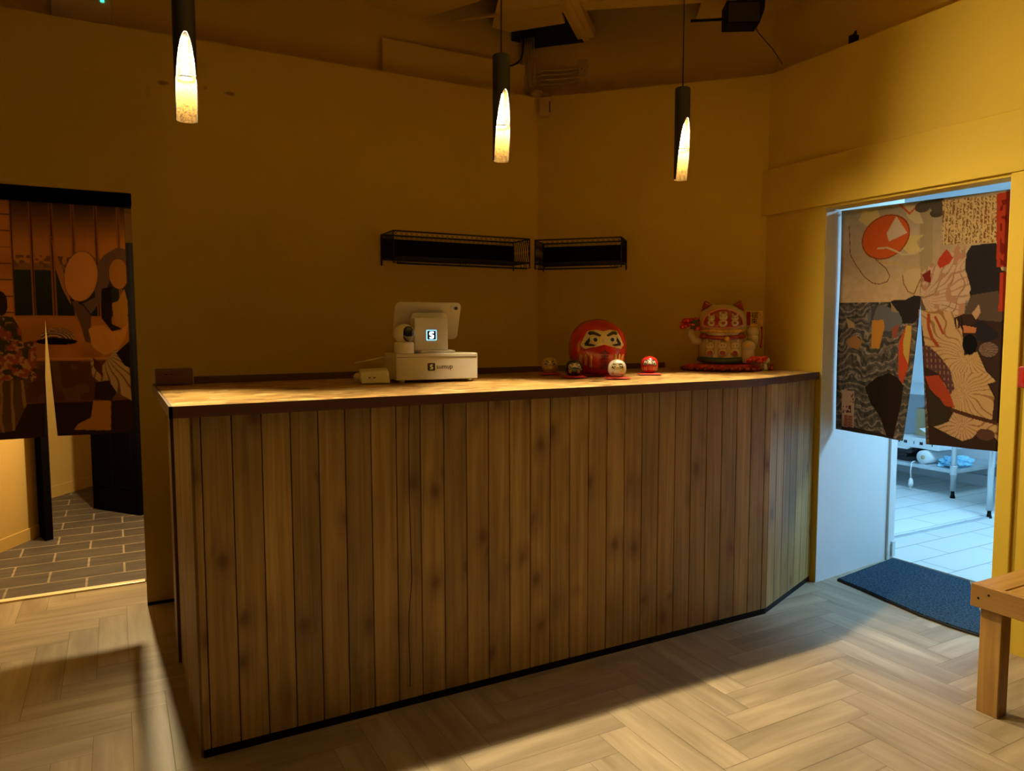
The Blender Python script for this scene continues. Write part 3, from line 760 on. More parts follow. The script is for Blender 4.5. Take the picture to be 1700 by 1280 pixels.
def ring(cx,cz,rx,rz_,n=24): return [(cx+rx*math.cos(2*math.pi*i/n), cz+rz_*math.sin(2*math.pi*i/n)) for i in range(n)]
alc = [(cx_, cz_) for cx_,cz_ in [(.108*math.cos(q), .215+(.085 if math.sin(q)>0 else .02)*math.sin(q)) for q in [i*math.pi/14 for i in range(28)]]]
b = MB(); b.patch(alc, csurf, .002, 6); b.build('head_alcove', M['ceramic_red'], t)
b = MB(); b.tube([(x, csurf(x,z)-.003, z) for x,z in alc], .006, 8, closed=True); b.build('alcove_rim', M['ceramic_pink'], t)
def mini(b, x, z, s, off):
    y = csurf(x,z)-off
    b.ell((x,y,z),.022*s,.014*s,.020*s,14,10); b.ell((x,y,z+.028*s),.021*s,.014*s,.018*s,14,10)
    for sg in (-1,1): b.ell((x+sg*.013*s,y,z+.046*s),.006*s,.005*s,.008*s,8,6)
for x,s in ((-.062,.95),(0,1.15),(.062,.95)):
    b = MB(); mini(b, x, .222, s, .006); mc = b.build('tiny_cat', M['ceramic'], t)
    for sg in (-1,1): b = MB(); b.ell((x+sg*.008*s, csurf(x,.222)-.006-.014*s, .222+.030*s), .003,.002,.002, 6, 4); b.build('eye', M['ink'], mc)
    b = MB(); b.ell((x, csurf(x,.222)-.006-.014*s, .222), .009*s,.002,.007*s, 8, 6); b.build('bib', M['ceramic_red'], mc)
b = MB(); b.tube([(x, csurf(x,.183)-.003, .183-.006*math.cos(x/.112*1.5)) for x in [(-1+i/12*2)*.112 for i in range(13)]], .010, 8); b.build('gold_band', M['gold_paint'], t)
b = MB(); b.tube([(x, csurf(x,.150)-.005, .150-.010*math.cos(x/.105*1.5)) for x in [(-1+i/12*2)*.105 for i in range(13)]], .012, 8)
for sg in (-1,1): b.ell((sg*.098, -.055, .15), .026,.02,.018, 12, 8)
b.build('collar', M['ceramic_red'], t)
b = MB(); b.ell((.022, csurf(.022,.138)-.018, .136), .015,.013,.014, 14, 10); b.build('bell', M['gold_paint'], t)
for x in (-.066,0,.066):
    b = MB(); mini(b, x, .062, 1.25, .004); mc = b.build('tiny_cat', M['ceramic'], t)
    b = MB(); b.ell((x, csurf(x,.06)-.021, .058), .014,.003,.013, 12, 8); b.build('bib', M['ceramic_red'], mc)
    for sg in (-1,1): b = MB(); b.ell((x+sg*.008, csurf(x,.06)-.021, .100), .003,.002,.003, 6, 4); b.build('eye', M['ink'], mc)
b = MB(); b.tube([(x, csurf(x,.022)-.003, .022-.008*math.cos(x/.12*1.5)) for x in [(-1+i/14*2)*.12 for i in range(15)]], .017, 8); b.build('base_band', M['ceramic_green'], t)
b = MB(); b.tube([(-.11,-.02,.12),(-.15,-.03,.125),(-.168,-.035,.155),(-.17,-.04,.19)], [.026,.024,.02,.018], 12); b.build('left_paw', M['ceramic'], t)
b = MB()
random.seed(3)
for i in range(16):
    b.ell((-.170+random.uniform(-.048,.05), -.045+random.uniform(-.03,.03), .215+random.uniform(-.028,.03)), .017,.015,.014, 10, 7)
b.build('flowers', M['red'], t)
b = MB()
for i in range(7): b.ell((-.168+random.uniform(-.03,.03), -.072+random.uniform(-.006,.006), .215+random.uniform(-.02,.02)), .011,.004,.008, 8, 6)
b.build('leaves', M['ceramic_green'], t)
# right-hand figures: raised paw with plaque, second small cat
b = MB(); b.lathe([(.030,0),(.040,.02),(.038,.07),(.030,.085)], 20, (.135,-.045,0)); b.ell((.137,-.05,.092), .042,.036,.035, 18, 12); b.build('cup', M['ceramic'], t)
b = MB(); b.patch(ring(.137,.100,.014,.010), lambda x,z: -.086, .0005, 3); b.build('cup_mark', M['gold_paint'], t)
b = MB(); b.lathe([(.026,.09),(.032,.12),(.030,.15),(.022,.16)], 18, (.165,.01,0)); b.ell((.165,.005,.172), .036,.030,.030, 16, 12)
for sg in (-1,1): b.ell((.165+sg*.022,.005,.198), .008,.006,.010, 8, 6)
b.build('small_cat', M['ceramic'], t)
b = MB(); b.rbox(.128,.215,-.004,.012,.205,.288,.012,4,'y'); pq = b.build('plaque', M['gold_paint'], t, bevel=.003)
b = MB(); flat_text(b, '福', .040, .0008, .171,-.0046,.262); flat_text(b, '来', .036, .0008, .171,-.0046,.228); b.build('lettering', M['ink'], pq)
b = MB(); b.rbox(.128,.150,-.006,-.002,.208,.285,.003,2,'y'); b.build('plaque_stripe', M['ceramic_red'], pq)
b = MB(); b.tube([(.212,.01,.20),(.216,.0,.15),(.210,-.005,.10)], .006, 6); b.ell((.210,-.005,.095), .009,.008,.012, 8, 6); b.build('tassel', M['ceramic_red'], t)
b = MB()
for i in range(14): b.ell((.175+random.uniform(-.035,.05), -.10+random.uniform(-.02,.03), .018+random.uniform(-.006,.014)), .016,.014,.012, 10, 7)
o = b.build('red_flower_sprig', M['red'], t)
t = thing('figurine', 'tiny white and red figurine beside the cat ornament', 'figurine', (3.228,2.962,WZ), R(-45))
b = MB(); b.lathe([(.018,0),(.020,.01),(.016,.035),(.012,.042)], 14, (-.012,0,0)); b.ell((-.010,-.003,.055), .026,.022,.022, 14, 10); b.build('body', M['white_lacquer'], t)
b = MB(); b.lathe([(.012,0),(.013,.01),(.010,.024)], 10, (.024,-.008,0)); b.ell((.024,-.008,.030), .011,.011,.010, 10, 8); b.build('companion', M['ceramic_red'], t)
b = MB(); b.M = Matrix.Translation((3.235,3.09,WZ)) @ Matrix.Rotation(R(-52),4,'Z'); b.box(-.08,.08,-.018,.018,0,.018)
o = b.build('wooden_strip', M['socketbrown'], bevel=.002); tag(o, 'short dark strip on the counter beside the tiny figurine', 'strip')

# ------------------------------------------------------------------ noren curtains (printed cloth)
def inpoly(X, Z, poly):
    r = np.zeros(X.shape, bool); n = len(poly)
    for i in range(n):
        x0,z0 = poly[i]; x1,z1 = poly[(i+1)%n]
        c = ((z0 > Z) != (z1 > Z)); dz = (z1-z0) if abs(z1-z0) > 1e-9 else 1e-9
        r ^= c & (X < (x1-x0)*(Z-z0)/dz+x0)
    return r
def vnoise(X, Z, sx, sz, seed):
    g = np.random.default_rng(seed).random((64,64))
    a, b_ = X*sx, Z*sz; i, j = np.floor(a).astype(int), np.floor(b_).astype(int); fa, fb = a-i, b_-j
    fa = fa*fa*(3-2*fa); fb = fb*fb*(3-2*fb)
    G = lambda p,q: g[p%64, q%64]
    return (G(i,j)*(1-fa)+G(i+1,j)*fa)*(1-fb)+(G(i,j+1)*(1-fa)+G(i+1,j+1)*fa)*fb
def ellm(X, Z, cx, cz, rx, rz_, a=0):
    a = R(a); dx, dz = X-cx, Z-cz; u = dx*math.cos(a)+dz*math.sin(a); v = -dx*math.sin(a)+dz*math.cos(a)
    return (u/rx)**2+(v/rz_)**2
def put(Cc, m, c): Cc[m] = c
def line(Cc, X, Z, pts, wd, c):
    for (x0,z0),(x1,z1) in zip(pts, pts[1:]):
        dx, dz = x1-x0, z1-z0; l2 = dx*dx+dz*dz+1e-9
        u = np.clip(((X-x0)*dx+(Z-z0)*dz)/l2, 0, 1); d_ = np.hypot(X-x0-u*dx, Z-z0-u*dz); Cc[d_ < wd] = c
def folds(Cc, X, Z, mask, piv, nl, col, seed, amp=.8, thr=.72):
    a = np.arctan2(Z-piv[1], X-piv[0]); nn = vnoise(X,Z,.12,.12,seed)*amp*6
    s = np.sin(a*nl+nn); Cc[mask & (s > thr)] = col

#ARTBEGIN
def paint_R(X, Z):
    C = np.zeros(X.shape+(3,))
    n1 = vnoise(X,Z,.07,.07,1)[...,None]; n2 = vnoise(X,Z,.5,.5,2)[...,None]
    sky_t = np.clip(Z/62,0,1)[...,None]
    C[:] = (np.array((.46,.36,.25))*(1-sky_t)+np.array((.66,.42,.22))*sky_t)*(.85+.3*n1)*(.93+.14*n2)
    # sea: warped bands of dark and pale water
    sea_z = 24.6,49.2,0.7,0.6
    sz = (sea_z[1] if isinstance(sea_z,tuple) else 60)
    wz = Z + 9*vnoise(X,Z,.10,.06,3) + 4.5*vnoise(X,Z,.28,.22,4) + 1.2*vnoise(X,Z,.9,.7,8) + .12*X
    bands = np.sin(wz*1.5)+.7*np.sin(wz*4.1+1.3)
    sea = np.where((bands > .75)[...,None], np.array((.29,.235,.185)), np.where((bands > -.1)[...,None], np.array((.15,.125,.105)), np.array((.085,.078,.07))))
    sea = sea*(.6+.8*vnoise(X,Z,.9,.5,5)[...,None])
    msea = Z > sz; C[msea] = sea[msea]
    put(C, inpoly(X,Z,[(43.6,2.1),(50.6,0.9),(53.5,67.5),(47.6,67.5),(46.1,38.9)]) & (Z < sz), (.40,.30,.17))
    # plain round sun with pale leaf shapes beside it
    put(C, inpoly(X,Z,[(12.9,1.0),(17.9,2.4),(20.6,1.2),(22.9,5.8),(16.1,10.0),(10.2,6.1)]), (.70,.50,.20))
    put(C, inpoly(X,Z,[(37.9,16.2),(46.7,16.9),(43.1,19.7),(46.1,24.8),(39.5,25.3),(34.2,21.2)]), (.66,.48,.20))
    put(C, inpoly(X,Z,[(35.3,0.3),(42.3,2.6),(46.4,11.3),(42.1,10.8),(37.5,7.2)]), (.62,.46,.26))
    d_ = ellm(X,Z,26.0,16.1,12.9,10.5,-14); put(C, d_ < 1.12, (.30,.07,.02)); put(C, d_ < 1, (.66,.13,.03))
    put(C, inpoly(X,Z,[(31.6,6.1),(38.1,15.0),(28.1,18.5),(26.6,14.3)]), (.68,.50,.34))
    line(C,X,Z,[(4.7,8.6),(5.7,23.5),(9.6,29.7),(14.9,35.8),(20.0,39.3),(24.2,40.0),(28.3,38.8),(29.6,36.1),(27.3,32.2),(23.1,28.8),(20.2,26.1)],.22,(.20,.07,.03))
    line(C,X,Z,[(22.1,21.6),(26.9,21.4),(31.7,23.4),(36.3,25.7),(42.7,25.6),(46.9,23.4)],.45,(.62,.46,.28))
    line(C,X,Z,[(23.1,28.2),(27.9,29.5),(34.5,29.7),(38.5,32.5),(46.1,32.4)],.4,(.55,.36,.14))
    line(C,X,Z,[(42.3,2.6),(38.7,5.6),(33.3,0.6)],.5,(.55,.12,.04))
    put(C, inpoly(X,Z,[(36.8,36.0),(39.9,33.2),(46.1,33.0),(47.6,39.0),(43.6,45.9),(39.0,43.9)]), (.62,.42,.22))
    line(C,X,Z,[(36.8,36.0),(37.6,40.2),(40.3,44.3),(43.5,45.6),(46.4,38.4)],.3,(.30,.13,.04))
    # rock and drifting shapes in the sea
    put(C, inpoly(X,Z,[(28.1,52.1),(31.4,48.5),(39.2,48.2),(43.6,46.2),(47.0,46.7),(47.4,56.2),(44.2,60.3),(38.4,60.3),(37.6,56.6)]), (.035,.028,.03))
    m_ = inpoly(X,Z,[(17.9,56.3),(19.8,51.3),(26.7,50.8),(35.6,54.1),(38.3,58.5),(36.7,66.4),(27.4,67.1),(20.3,64.6)]); put(C, m_, (.17,.165,.18)); folds(C,X,Z,m_,(10,90),16,(.09,.085,.10),6)
    put(C, inpoly(X,Z,[(30.7,49.1),(35.6,54.8),(31.6,54.1)]), (.35,.25,.14)); put(C, inpoly(X,Z,[(4.7,57.4),(10.1,60.1),(10.9,62.7),(6.4,62.7)]), (.45,.30,.16))
    put(C, inpoly(X,Z,[(20.9,58.8),(27.3,58.3),(28.4,61.7),(26.0,73.3),(21.5,72.8)]), (.62,.28,.05))
    put(C, inpoly(X,Z,[(5.9,68.9),(11.3,66.5),(16.1,70.0),(13.6,74.2),(6.7,72.6)]), (.40,.19,.07))
    put(C, inpoly(X,Z,[(32.5,62.9),(36.6,60.1),(36.3,66.9),(33.3,67.5)]), (.34,.10,.06))
    put(C, inpoly(X,Z,[(37.3,70.2),(40.8,60.7),(44.1,61.8),(44.3,81.8),(42.1,90.4),(38.9,86.1)]), (.58,.085,.03))
    put(C, inpoly(X,Z,[(40.8,61.2),(43.8,61.2),(44.1,80.2),(40.8,75.2),(39.9,69.6)]), (.62,.40,.10))
    put(C, inpoly(X,Z,[(19.0,93.7),(25.9,87.9),(32.8,85.3),(38.9,87.2),(43.0,90.9),(42.8,100.5),(40.8,118.4),(35.3,117.3),(30.0,108.7),(23.3,102.2)]), (.032,.020,.018))
    put(C, inpoly(X,Z,[(3.4,115.2),(13.9,115.8),(35.3,117.3),(41.4,118.3),(41.5,120.0),(3.5,118.3)]), (.05,.035,.03))
    put(C, inpoly(X,Z,[(3.4,96.6),(12.1,96.6),(12.8,116.2),(4.0,116.4)]), (.48,.32,.22))
    ms = inpoly(X,Z,[(5.2,110.0),(11.6,109.7),(11.8,116.1),(5.4,116.2)]); put(C, ms & (np.sin(X*5)*np.sin(Z*4) > -.25), (.22,.03,.02))
    put(C, inpoly(X,Z,[(4.1,105.2),(10.0,104.3),(10.5,108.3),(4.2,108.9)]) & (vnoise(X,Z,1.3,1.3,9) > .5), (.12,.04,.03))
    put(C, inpoly(X,Z,[(9.4,97.4),(11.8,97.2),(12.0,103.2),(9.6,103.5)]) & (vnoise(X,Z,1.8,1.2,10) > .55), (.15,.06,.04))
    # right-hand cloth: dark ground, draped robes, scroll, cartouches
    right = X > (46.6,27.2,0.6,0.6)[0]
    put(C, inpoly(X,Z,[(46.9,46.4),(67.6,55.1),(82.1,55.4),(86.0,45.1),(86.5,67.7),(47.1,68.2)]), (.15,.10,.075))
    put(C, inpoly(X,Z,[(46.2,55.8),(86.3,55.4),(89.4,121.6),(49.2,127.9)]), (.055,.030,.026))
    put(C, ellm(X,Z,45.4,3.1,4.1,2.7) < 1, (.10,.08,.06)); put(C, ellm(X,Z,52.7,6.7,3.5,2.3) < 1, (.09,.07,.05)); put(C, inpoly(X,Z,[(45.6,-0.3),(55.6,-0.3),(55.9,7.1),(51.7,7.2),(47.7,2.8)]), (.10,.08,.06))
    put(C, inpoly(X,Z,[(69.7,23.6),(80.3,23.2),(82.8,35.7),(85.0,36.4),(86.1,59.6),(75.4,58.3),(70.2,47.9),(67.3,35.7),(67.5,27.3)]), (.035,.028,.034))
    put(C, inpoly(X,Z,[(70.2,46.7),(81.6,44.9),(85.9,55.5),(83.3,59.0),(74.2,58.3),(68.1,53.3)]), (.12,.08,.065))
    sc_ = inpoly(X,Z,[(55.0,1.2),(79.6,1.8),(80.3,23.0),(56.2,22.2)]); put(C, sc_, (.66,.45,.22))
    colx = (X*.62)%1; put(C, sc_ & (colx > .30) & (vnoise(X,Z,2.6,1.7,12) > .50) & (vnoise(X,Z,.12,.12,13) > .22), (.24,.12,.04))
    put(C, inpoly(X,Z,[(79.7,1.3),(86.1,0.6),(86.6,34.5),(80.8,34.1)]), (.46,.055,.025)); put(C, inpoly(X,Z,[(82.3,36.8),(85.9,36.2),(85.9,54.4),(82.1,54.3)]), (.50,.055,.025))
    m2 = inpoly(X,Z,[(81.4,4.4),(84.1,4.3),(84.9,33.5),(82.2,33.3)]); put(C, m2 & (vnoise(X,Z,.9,.5,14) > .66), (.22,.02,.015))
    mr = inpoly(X,Z,[(46.4,35.5),(51.5,30.8),(54.8,32.3),(61.4,25.5),(63.7,22.4),(67.3,23.7),(67.3,28.5),(66.9,33.3),(68.6,38.2),(70.3,43.7),(67.9,49.1),(67.6,55.1),(62.2,57.5),(50.6,56.0),(46.9,46.4)])
    put(C, mr, (.60,.40,.27)); folds(C,X,Z,mr,(47.6,48.3,0.7,0.6)[:2],30,(.42,.24,.15),15,1.6,.78); folds(C,X,Z,mr,(69.1,23.9,0.6,0.6)[:2],22,(.36,.19,.11),25,2.2,.88); put(C, mr & (vnoise(X,Z,.35,.35,16) > .74), (.48,.24,.15))
    put(C, inpoly(X,Z,[(54.1,31.0),(54.9,28.6),(56.7,26.3),(58.2,24.6),(59.5,26.0),(61.5,28.9),(59.9,31.5),(55.5,33.6)]), (.50,.06,.03)); put(C, inpoly(X,Z,[(47.1,36.2),(51.0,33.9),(51.6,40.3),(48.6,39.4)]), (.24,.03,.02))
    put(C, inpoly(X,Z,[(63.7,22.4),(65.9,18.7),(67.9,23.8),(65.6,25.9)]) & (vnoise(X,Z,1.2,1.2,17) > .4), (.52,.36,.20))
    put(C, inpoly(X,Z,[(70.8,55.2),(72.2,53.4),(73.9,50.8),(74.7,54.7),(72.7,58.2)]), (.56,.33,.20))
    ml = inpoly(X,Z,[(46.4,53.4),(62.0,54.3),(66.3,63.0),(67.4,74.9),(73.5,73.0),(77.6,81.8),(82.4,86.4),(78.5,87.6),(81.9,93.8),(81.3,103.8),(73.8,104.1),(61.7,101.0),(57.9,93.9),(54.1,75.9),(48.4,70.7)])
    put(C, ml, (.60,.37,.185)); folds(C,X,Z,ml & (Z < (68.4,82.8,0.5,0.6)[1]),(68.8,74.3,0.6,0.6)[:2],30,(.36,.18,.07),18,2.4,.80); folds(C,X,Z,ml & (Z >= (68.4,82.8,0.5,0.6)[1]),(66.2,91.6,0.6,0.6)[:2],28,(.36,.18,.07),19,2.4,.80)
    line(C,X,Z,[(50.8,55.8),(50.4,61.7),(51.9,67.1),(54.4,70.6)],.8,(.40,.08,.03)); line(C,X,Z,[(53.9,57.1),(57.2,64.7)],.6,(.40,.08,.03))
    put(C, ellm(X,Z,69.9,69.7,3.4,4.8) < 1, (.012,.011,.013)); put(C, inpoly(X,Z,[(71.8,59.6),(75.0,58.2),(81.6,63.5),(83.0,66.2),(76.5,68.5),(73.2,67.4)]), (.030,.026,.036))
    put(C, inpoly(X,Z,[(62.1,57.2),(66.0,56.1),(67.4,60.7),(63.5,62.9)]) & (np.sin(X*4) > 0), (.03,.02,.02)); put(C, inpoly(X,Z,[(66.8,60.7),(73.0,61.8),(72.5,64.1),(67.0,64.1)]), (.55,.20,.08))
    mt = ellm(X,Z,78.4,71.8,4.2,3.4) < 1; put(C, mt, (.17,.095,.075)); folds(C,X,Z,mt,(74.5,71.9,0.5,0.5)[:2],30,(.30,.22,.19),20)
    mp_ = inpoly(X,Z,[(47.1,70.7),(50.8,71.2),(55.9,76.4),(60.3,82.1),(62.4,90.7),(60.2,93.8),(54.4,84.1),(47.5,80.9)]); put(C, mp_, (.13,.055,.055)); put(C, mp_ & (np.sin(X*3.1) > .75) & (np.sin(Z*2.2) > 0), (.33,.19,.13))
    put(C, inpoly(X,Z,[(47.7,85.7),(54.5,84.7),(60.2,93.8),(62.5,100.0),(57.5,99.3),(49.9,91.5)]), (.45,.07,.03))
    put(C, inpoly(X,Z,[(48.7,92.2),(54.9,95.9),(58.8,102.1),(57.3,108.8),(50.0,109.6)]), (.055,.04,.025))
    mb = inpoly(X,Z,[(51.3,109.8),(55.5,108.4),(59.0,106.8),(62.3,101.2),(73.8,104.1),(84.6,105.7),(84.9,114.0),(82.8,112.0),(76.2,108.6),(72.0,113.4),(67.0,115.2),(59.9,113.2),(57.8,112.3)])
    put(C, mb, (.60,.37,.20)); folds(C,X,Z,mb,(66.4,107.8,0.5,0.5)[:2],20,(.33,.16,.06),21,2.4,.80)
    put(C, ellm(X,Z,78.5,111.2,4.5,2.7) < 1, (.13,.06,.05))
    line(C,X,Z,[(61.1,101.0),(71.5,103.2),(83.0,105.3)],.9,(.10,.04,.025))
    e_ = (X < .5)|(X > 83.7); C[e_] = C[e_]*.4
    return C*.86
def paint_L(X, Z):
    C = np.zeros(X.shape+(3,)); n1 = vnoise(X,Z,.09,.09,31)[...,None]
    C[:] = np.array((.44,.21,.06))*(.8+.4*n1)
    zt, zb = [(47.0,-1.8),(44.5,57.8)][0][1], [(47.0,-1.8),(44.5,57.8)][1][1]
    xw0 = [(24.8,22.2),(71.7,19.7)][0][0]
    # boards at the left of the window
    put(C, (X < xw0) & (Z < zb) & ((Z*.125)%1 < .07), (.17,.07,.02))
    # window: panes with an evening sky, bars between
    u = np.clip((Z-zt)/(zb-zt),0,1)[...,None]
    sky = np.where(u < .38, np.array((.06,.04,.035))*(1-u/.38)+np.array((.46,.23,.07))*(u/.38),
          np.where(u < .56, np.array((.46,.23,.07)), np.where(u < .62, np.array((.30,.16,.06)), np.array((.05,.06,.065))*(1.5-u)+np.array((.01,.01,.012)))))
    win = (X > xw0) & (Z > zt) & (Z < zb); C[win] = sky[win]
    put(C, win & (u[...,0] > .5) & (u[...,0] < .60) & (vnoise(X,Z,.6,.7,33) > .52), (.22,.11,.05))
    for (a,_),(b_,_2) in zip([(23.9,22.3),(32.1,21.8),(40.7,21.4),(50.1,20.9),(60.3,20.3),(70.7,19.8)],[(24.8,22.2),(33.6,21.7),(42.6,21.3),(51.8,20.8),(62.2,20.2),(72.1,19.7)]):
        put(C, (X > a) & (X < b_) & (Z < zb), (.32,.15,.05)); put(C, (X > a+.7) & (X < a+1.1) & (Z < zb), (.10,.04,.015))
    put(C, (Z > zb) & (Z < zb+1.2) & (X > xw0), (.40,.20,.06))
    put(C, Z < zt, (.03,.02,.016))
    z1, z2, z3 = [(43.5,80.9),(42.7,101.4),(42.0,118.0)][0][1], [(43.5,80.9),(42.7,101.4),(42.0,118.0)][1][1], [(43.5,80.9),(42.7,101.4),(42.0,118.0)][2][1]
    put(C, (Z > z1), (.15,.065,.03)); mm = (Z > z1) & (Z < z2) & (vnoise(X,Z,.25,.25,34) > .6); put(C, mm, (.19,.10,.045)); put(C, Z > z2, (.055,.028,.016)); put(C, (Z > z2) & (Z < z2+.8), (.20,.08,.03)); put(C, (Z > z1-1.6) & (Z < z1-.6), (.52,.27,.08))
    # bowl on the table
    mf = ellm(X,Z,42.2,68.4,6.9,4.4) < 1; put(C, mf, (.50,.32,.20)); put(C, mf & (np.sin(ellm(X,Z,39.9,70.5,6.8,4.4)*14) > .1), (.12,.06,.03))
    put(C, ellm(X,Z,41.7,71.0,8.6,1.7) < 1, (.02,.012,.012))
    # large plain rounded shapes
    put(C, inpoly(X,Z,[(41.3,17.2),(42.5,24.4),(45.5,33.6),(47.1,39.9),(48.8,52.5),(45.1,44.1),(42.8,34.8)]), (.40,.20,.09))
    put(C, inpoly(X,Z,[(59.3,34.2),(64.3,26.5),(70.1,22.5),(75.4,22.8),(75.2,28.7),(68.7,33.9),(63.4,48.0),(57.4,56.7),(53.9,51.4),(59.6,48.1)]), (.20,.125,.125))
    d_ = ellm(X,Z,53.7,37.6,7.3,12.7,8); put(C, d_ < 1.06, (.16,.07,.03)); put(C, d_ < 1, (.52,.28,.13))
    d_ = ellm(X,Z,70.8,35.9,4.4,7.8,0); put(C, d_ < 1.08, (.16,.07,.03)); put(C, d_ < 1, (.42,.22,.09))
    put(C, inpoly(X,Z,[(62.6,43.7),(67.4,42.5),(66.7,62.0),(71.4,64.7),(66.5,65.8),(62.1,58.8)]), (.035,.022,.022))
    put(C, inpoly(X,Z,[(67.1,51.2),(70.0,50.0),(73.2,43.5),(74.8,52.1),(73.9,62.0),(68.6,63.1),(67.4,56.6)]), (.42,.24,.08))
    put(C, inpoly(X,Z,[(48.9,50.4),(53.9,52.4),(57.4,57.7),(56.4,71.7),(54.0,71.1),(52.5,63.1)]), (.18,.10,.08))
    d_ = inpoly(X,Z,[(55.7,64.7),(58.1,63.1),(62.8,62.6),(66.5,65.8),(70.4,65.3),(74.2,62.0),(72.7,69.7),(68.1,76.2),(62.2,78.1),(57.2,73.9)]); put(C, d_, (.52,.29,.10))
    mc_ = inpoly(X,Z,[(55.6,79.2),(61.1,83.7),(68.1,74.6),(74.0,85.7),(74.4,102.9),(67.2,98.1),(56.1,89.5)]); put(C, mc_, (.46,.33,.21)); folds(C,X,Z,mc_,(62.3,77.2,0.9,1.1)[:2],24,(.22,.13,.07),36)
    put(C, inpoly(X,Z,[(68.0,77.3),(76.1,69.7),(75.5,86.3),(71.6,84.0)]), (.03,.02,.018)); put(C, inpoly(X,Z,[(57.0,79.3),(60.6,82.6),(61.3,90.2),(57.2,84.7)]), (.13,.05,.03))
    put(C, inpoly(X,Z,[(57.4,92.3),(63.6,91.4),(67.2,98.1),(64.2,102.4),(56.1,100.9)]), (.055,.03,.025))
    put(C, inpoly(X,Z,[(55.6,101.8),(64.2,102.2),(63.4,117.8),(45.2,116.6),(47.7,113.5),(53.9,110.6)]), (.46,.25,.08))
    # flowered robe at the left edge
    mfl = inpoly(X,Z,[(-14.0,53.3),(18.2,58.0),(23.3,58.5),(26.9,65.2),(27.2,71.4),(33.2,70.4),(33.3,89.3),(28.7,93.3),(28.7,102.8),(23.3,115.1),(15.5,116.2),(-17.1,113.9)])
    f1, f2 = vnoise(X,Z,.42,.42,40), vnoise(X,Z,.8,.8,41)
    put(C, mfl, (.12,.07,.04)); put(C, mfl & (f1 > .52), (.33,.10,.07)); put(C, mfl & (f2 > .66), (.45,.26,.15)); put(C, mfl & (f1 < .3), (.08,.07,.03))
    mlo = mfl & (Z > (21.0,89.9,0.9,1.1)[1]); put(C, mlo, (.16,.09,.05)); folds(C,X,Z,mlo,(23.1,63.1,0.9,1.0)[:2],40,(.36,.22,.12),42)
    put(C, ellm(X,Z,18.9,51.9,2.7,5.9) < 1, (.05,.03,.02))
    put(C, X > (74.5,19.6,0.9,1.1)[0], (.03,.02,.018))
    return C*.9
ART_R = dict(split=.470, seam=.50, paint=paint_R, sag=lambda U,V,k: (.018*np.clip(V-.5,0,1)*(U if k == 0 else (1-U)) + .026*(U if k else 0)*(1-V)*0 + .026*((U*.53) if k == 0 else (.53+.47*U))*(1-V)))
ART_L = dict(split=.372, seam=.60, paint=paint_L, sag=lambda U,V,k: .006*np.sin(U*3.0)*V)

#ARTEND

def noren(name, label, rodlabel, width, height, s0, s1, art, loc, rot, tr, gap, seed, NX=150, NZ=380, dip=0):
    """local frame: x across (0..width), hangs down from z=0, faces -y. s0,s1: span of each panel in cm units"""
    t = thing(name, label, 'curtain', loc, rot)
    split = art['split']
    for k,(a,b_) in enumerate(((0,split),(split,width))):
        nx = int(NX*(b_-a)/width*2)
        u = np.linspace(0,1,nx); v = np.linspace(0,1,NZ)
        U, V = np.meshgrid(u,v)
        Xc = (a+(b_-a)*U)                      # cloth coordinates in metres
        Zc = V*height
        drop = Zc
        below = np.clip((Zc-art['seam'])/(height-art['seam']), 0, 1)
        x = Xc.copy()
        g0 = gap*below**1.1
        if k == 0: x = a+(Xc-a)*(1-g0/(b_-a))
        else: x = b_-(b_-Xc)*(1-g0/(b_-a))
        wob = .010*np.sin(Xc*9.5+seed)*V + .006*np.sin(Xc*23+seed*2)*V + .004*np.sin(V*7+Xc*5)
        hz = -Zc - art['sag'](U,V,k)
        co = np.stack([x, wob-.002*V, hz], -1).reshape(-1,3)
        fc = []
        idx = np.arange(nx*NZ).reshape(NZ,nx)
        q = np.stack([idx[:-1,:-1],idx[1:,:-1],idx[1:,1:],idx[:-1,1:]],-1).reshape(-1,4)
        me = bpy.data.meshes.new('cloth_panel'); me.from_pydata(co.tolist(), [], q.tolist())
        C = art['paint'](Xc*100, Zc*100)       # in centimetres, z down
        ca = me.color_attributes.new('print','FLOAT_COLOR','POINT')
        rgba = np.concatenate([C.reshape(-1,3), np.ones((nx*NZ,1))],1).astype(np.float32)
        ca.data.foreach_set('color', rgba.ravel())
        me.polygons.foreach_set('use_smooth', [True]*len(me.polygons))
        me.materials.append(cloth('printed_cloth', 'print', tr))
        o = bpy.data.objects.new('cloth_panel', me); COL.objects.link(o); o.parent = t
        so = o.modifiers.new('thick','SOLIDIFY'); so.thickness = .0012; so.offset = 1
    b = MB(); b.tube([(-.004,.012,-.016),(width-.012,.012,-.016-dip)], .006, 10)
    o = b.build('curtain_rod', M['blackdoor']); o.location = loc; o.rotation_euler = (0,0,rot); tag(o, rodlabel, 'rod')
    return t

noren('noren_curtain', 'dark orange printed split curtain in the tiled hall doorway', 'black rod across the top of the tiled hall doorway', .746, 1.195, 0, 0, ART_L,
      (-.676,4.42,2.05), 0, .22, .028, 1.3)
noren('noren_curtain', 'colourful woodblock style split curtain in the kitchen doorway', 'dark rod across the top of the kitchen doorway', .853, 1.185, 0, 0, ART_R,
      (3.475,2.697,2.028), R(-90), .30, .060, .4, dip=.026)

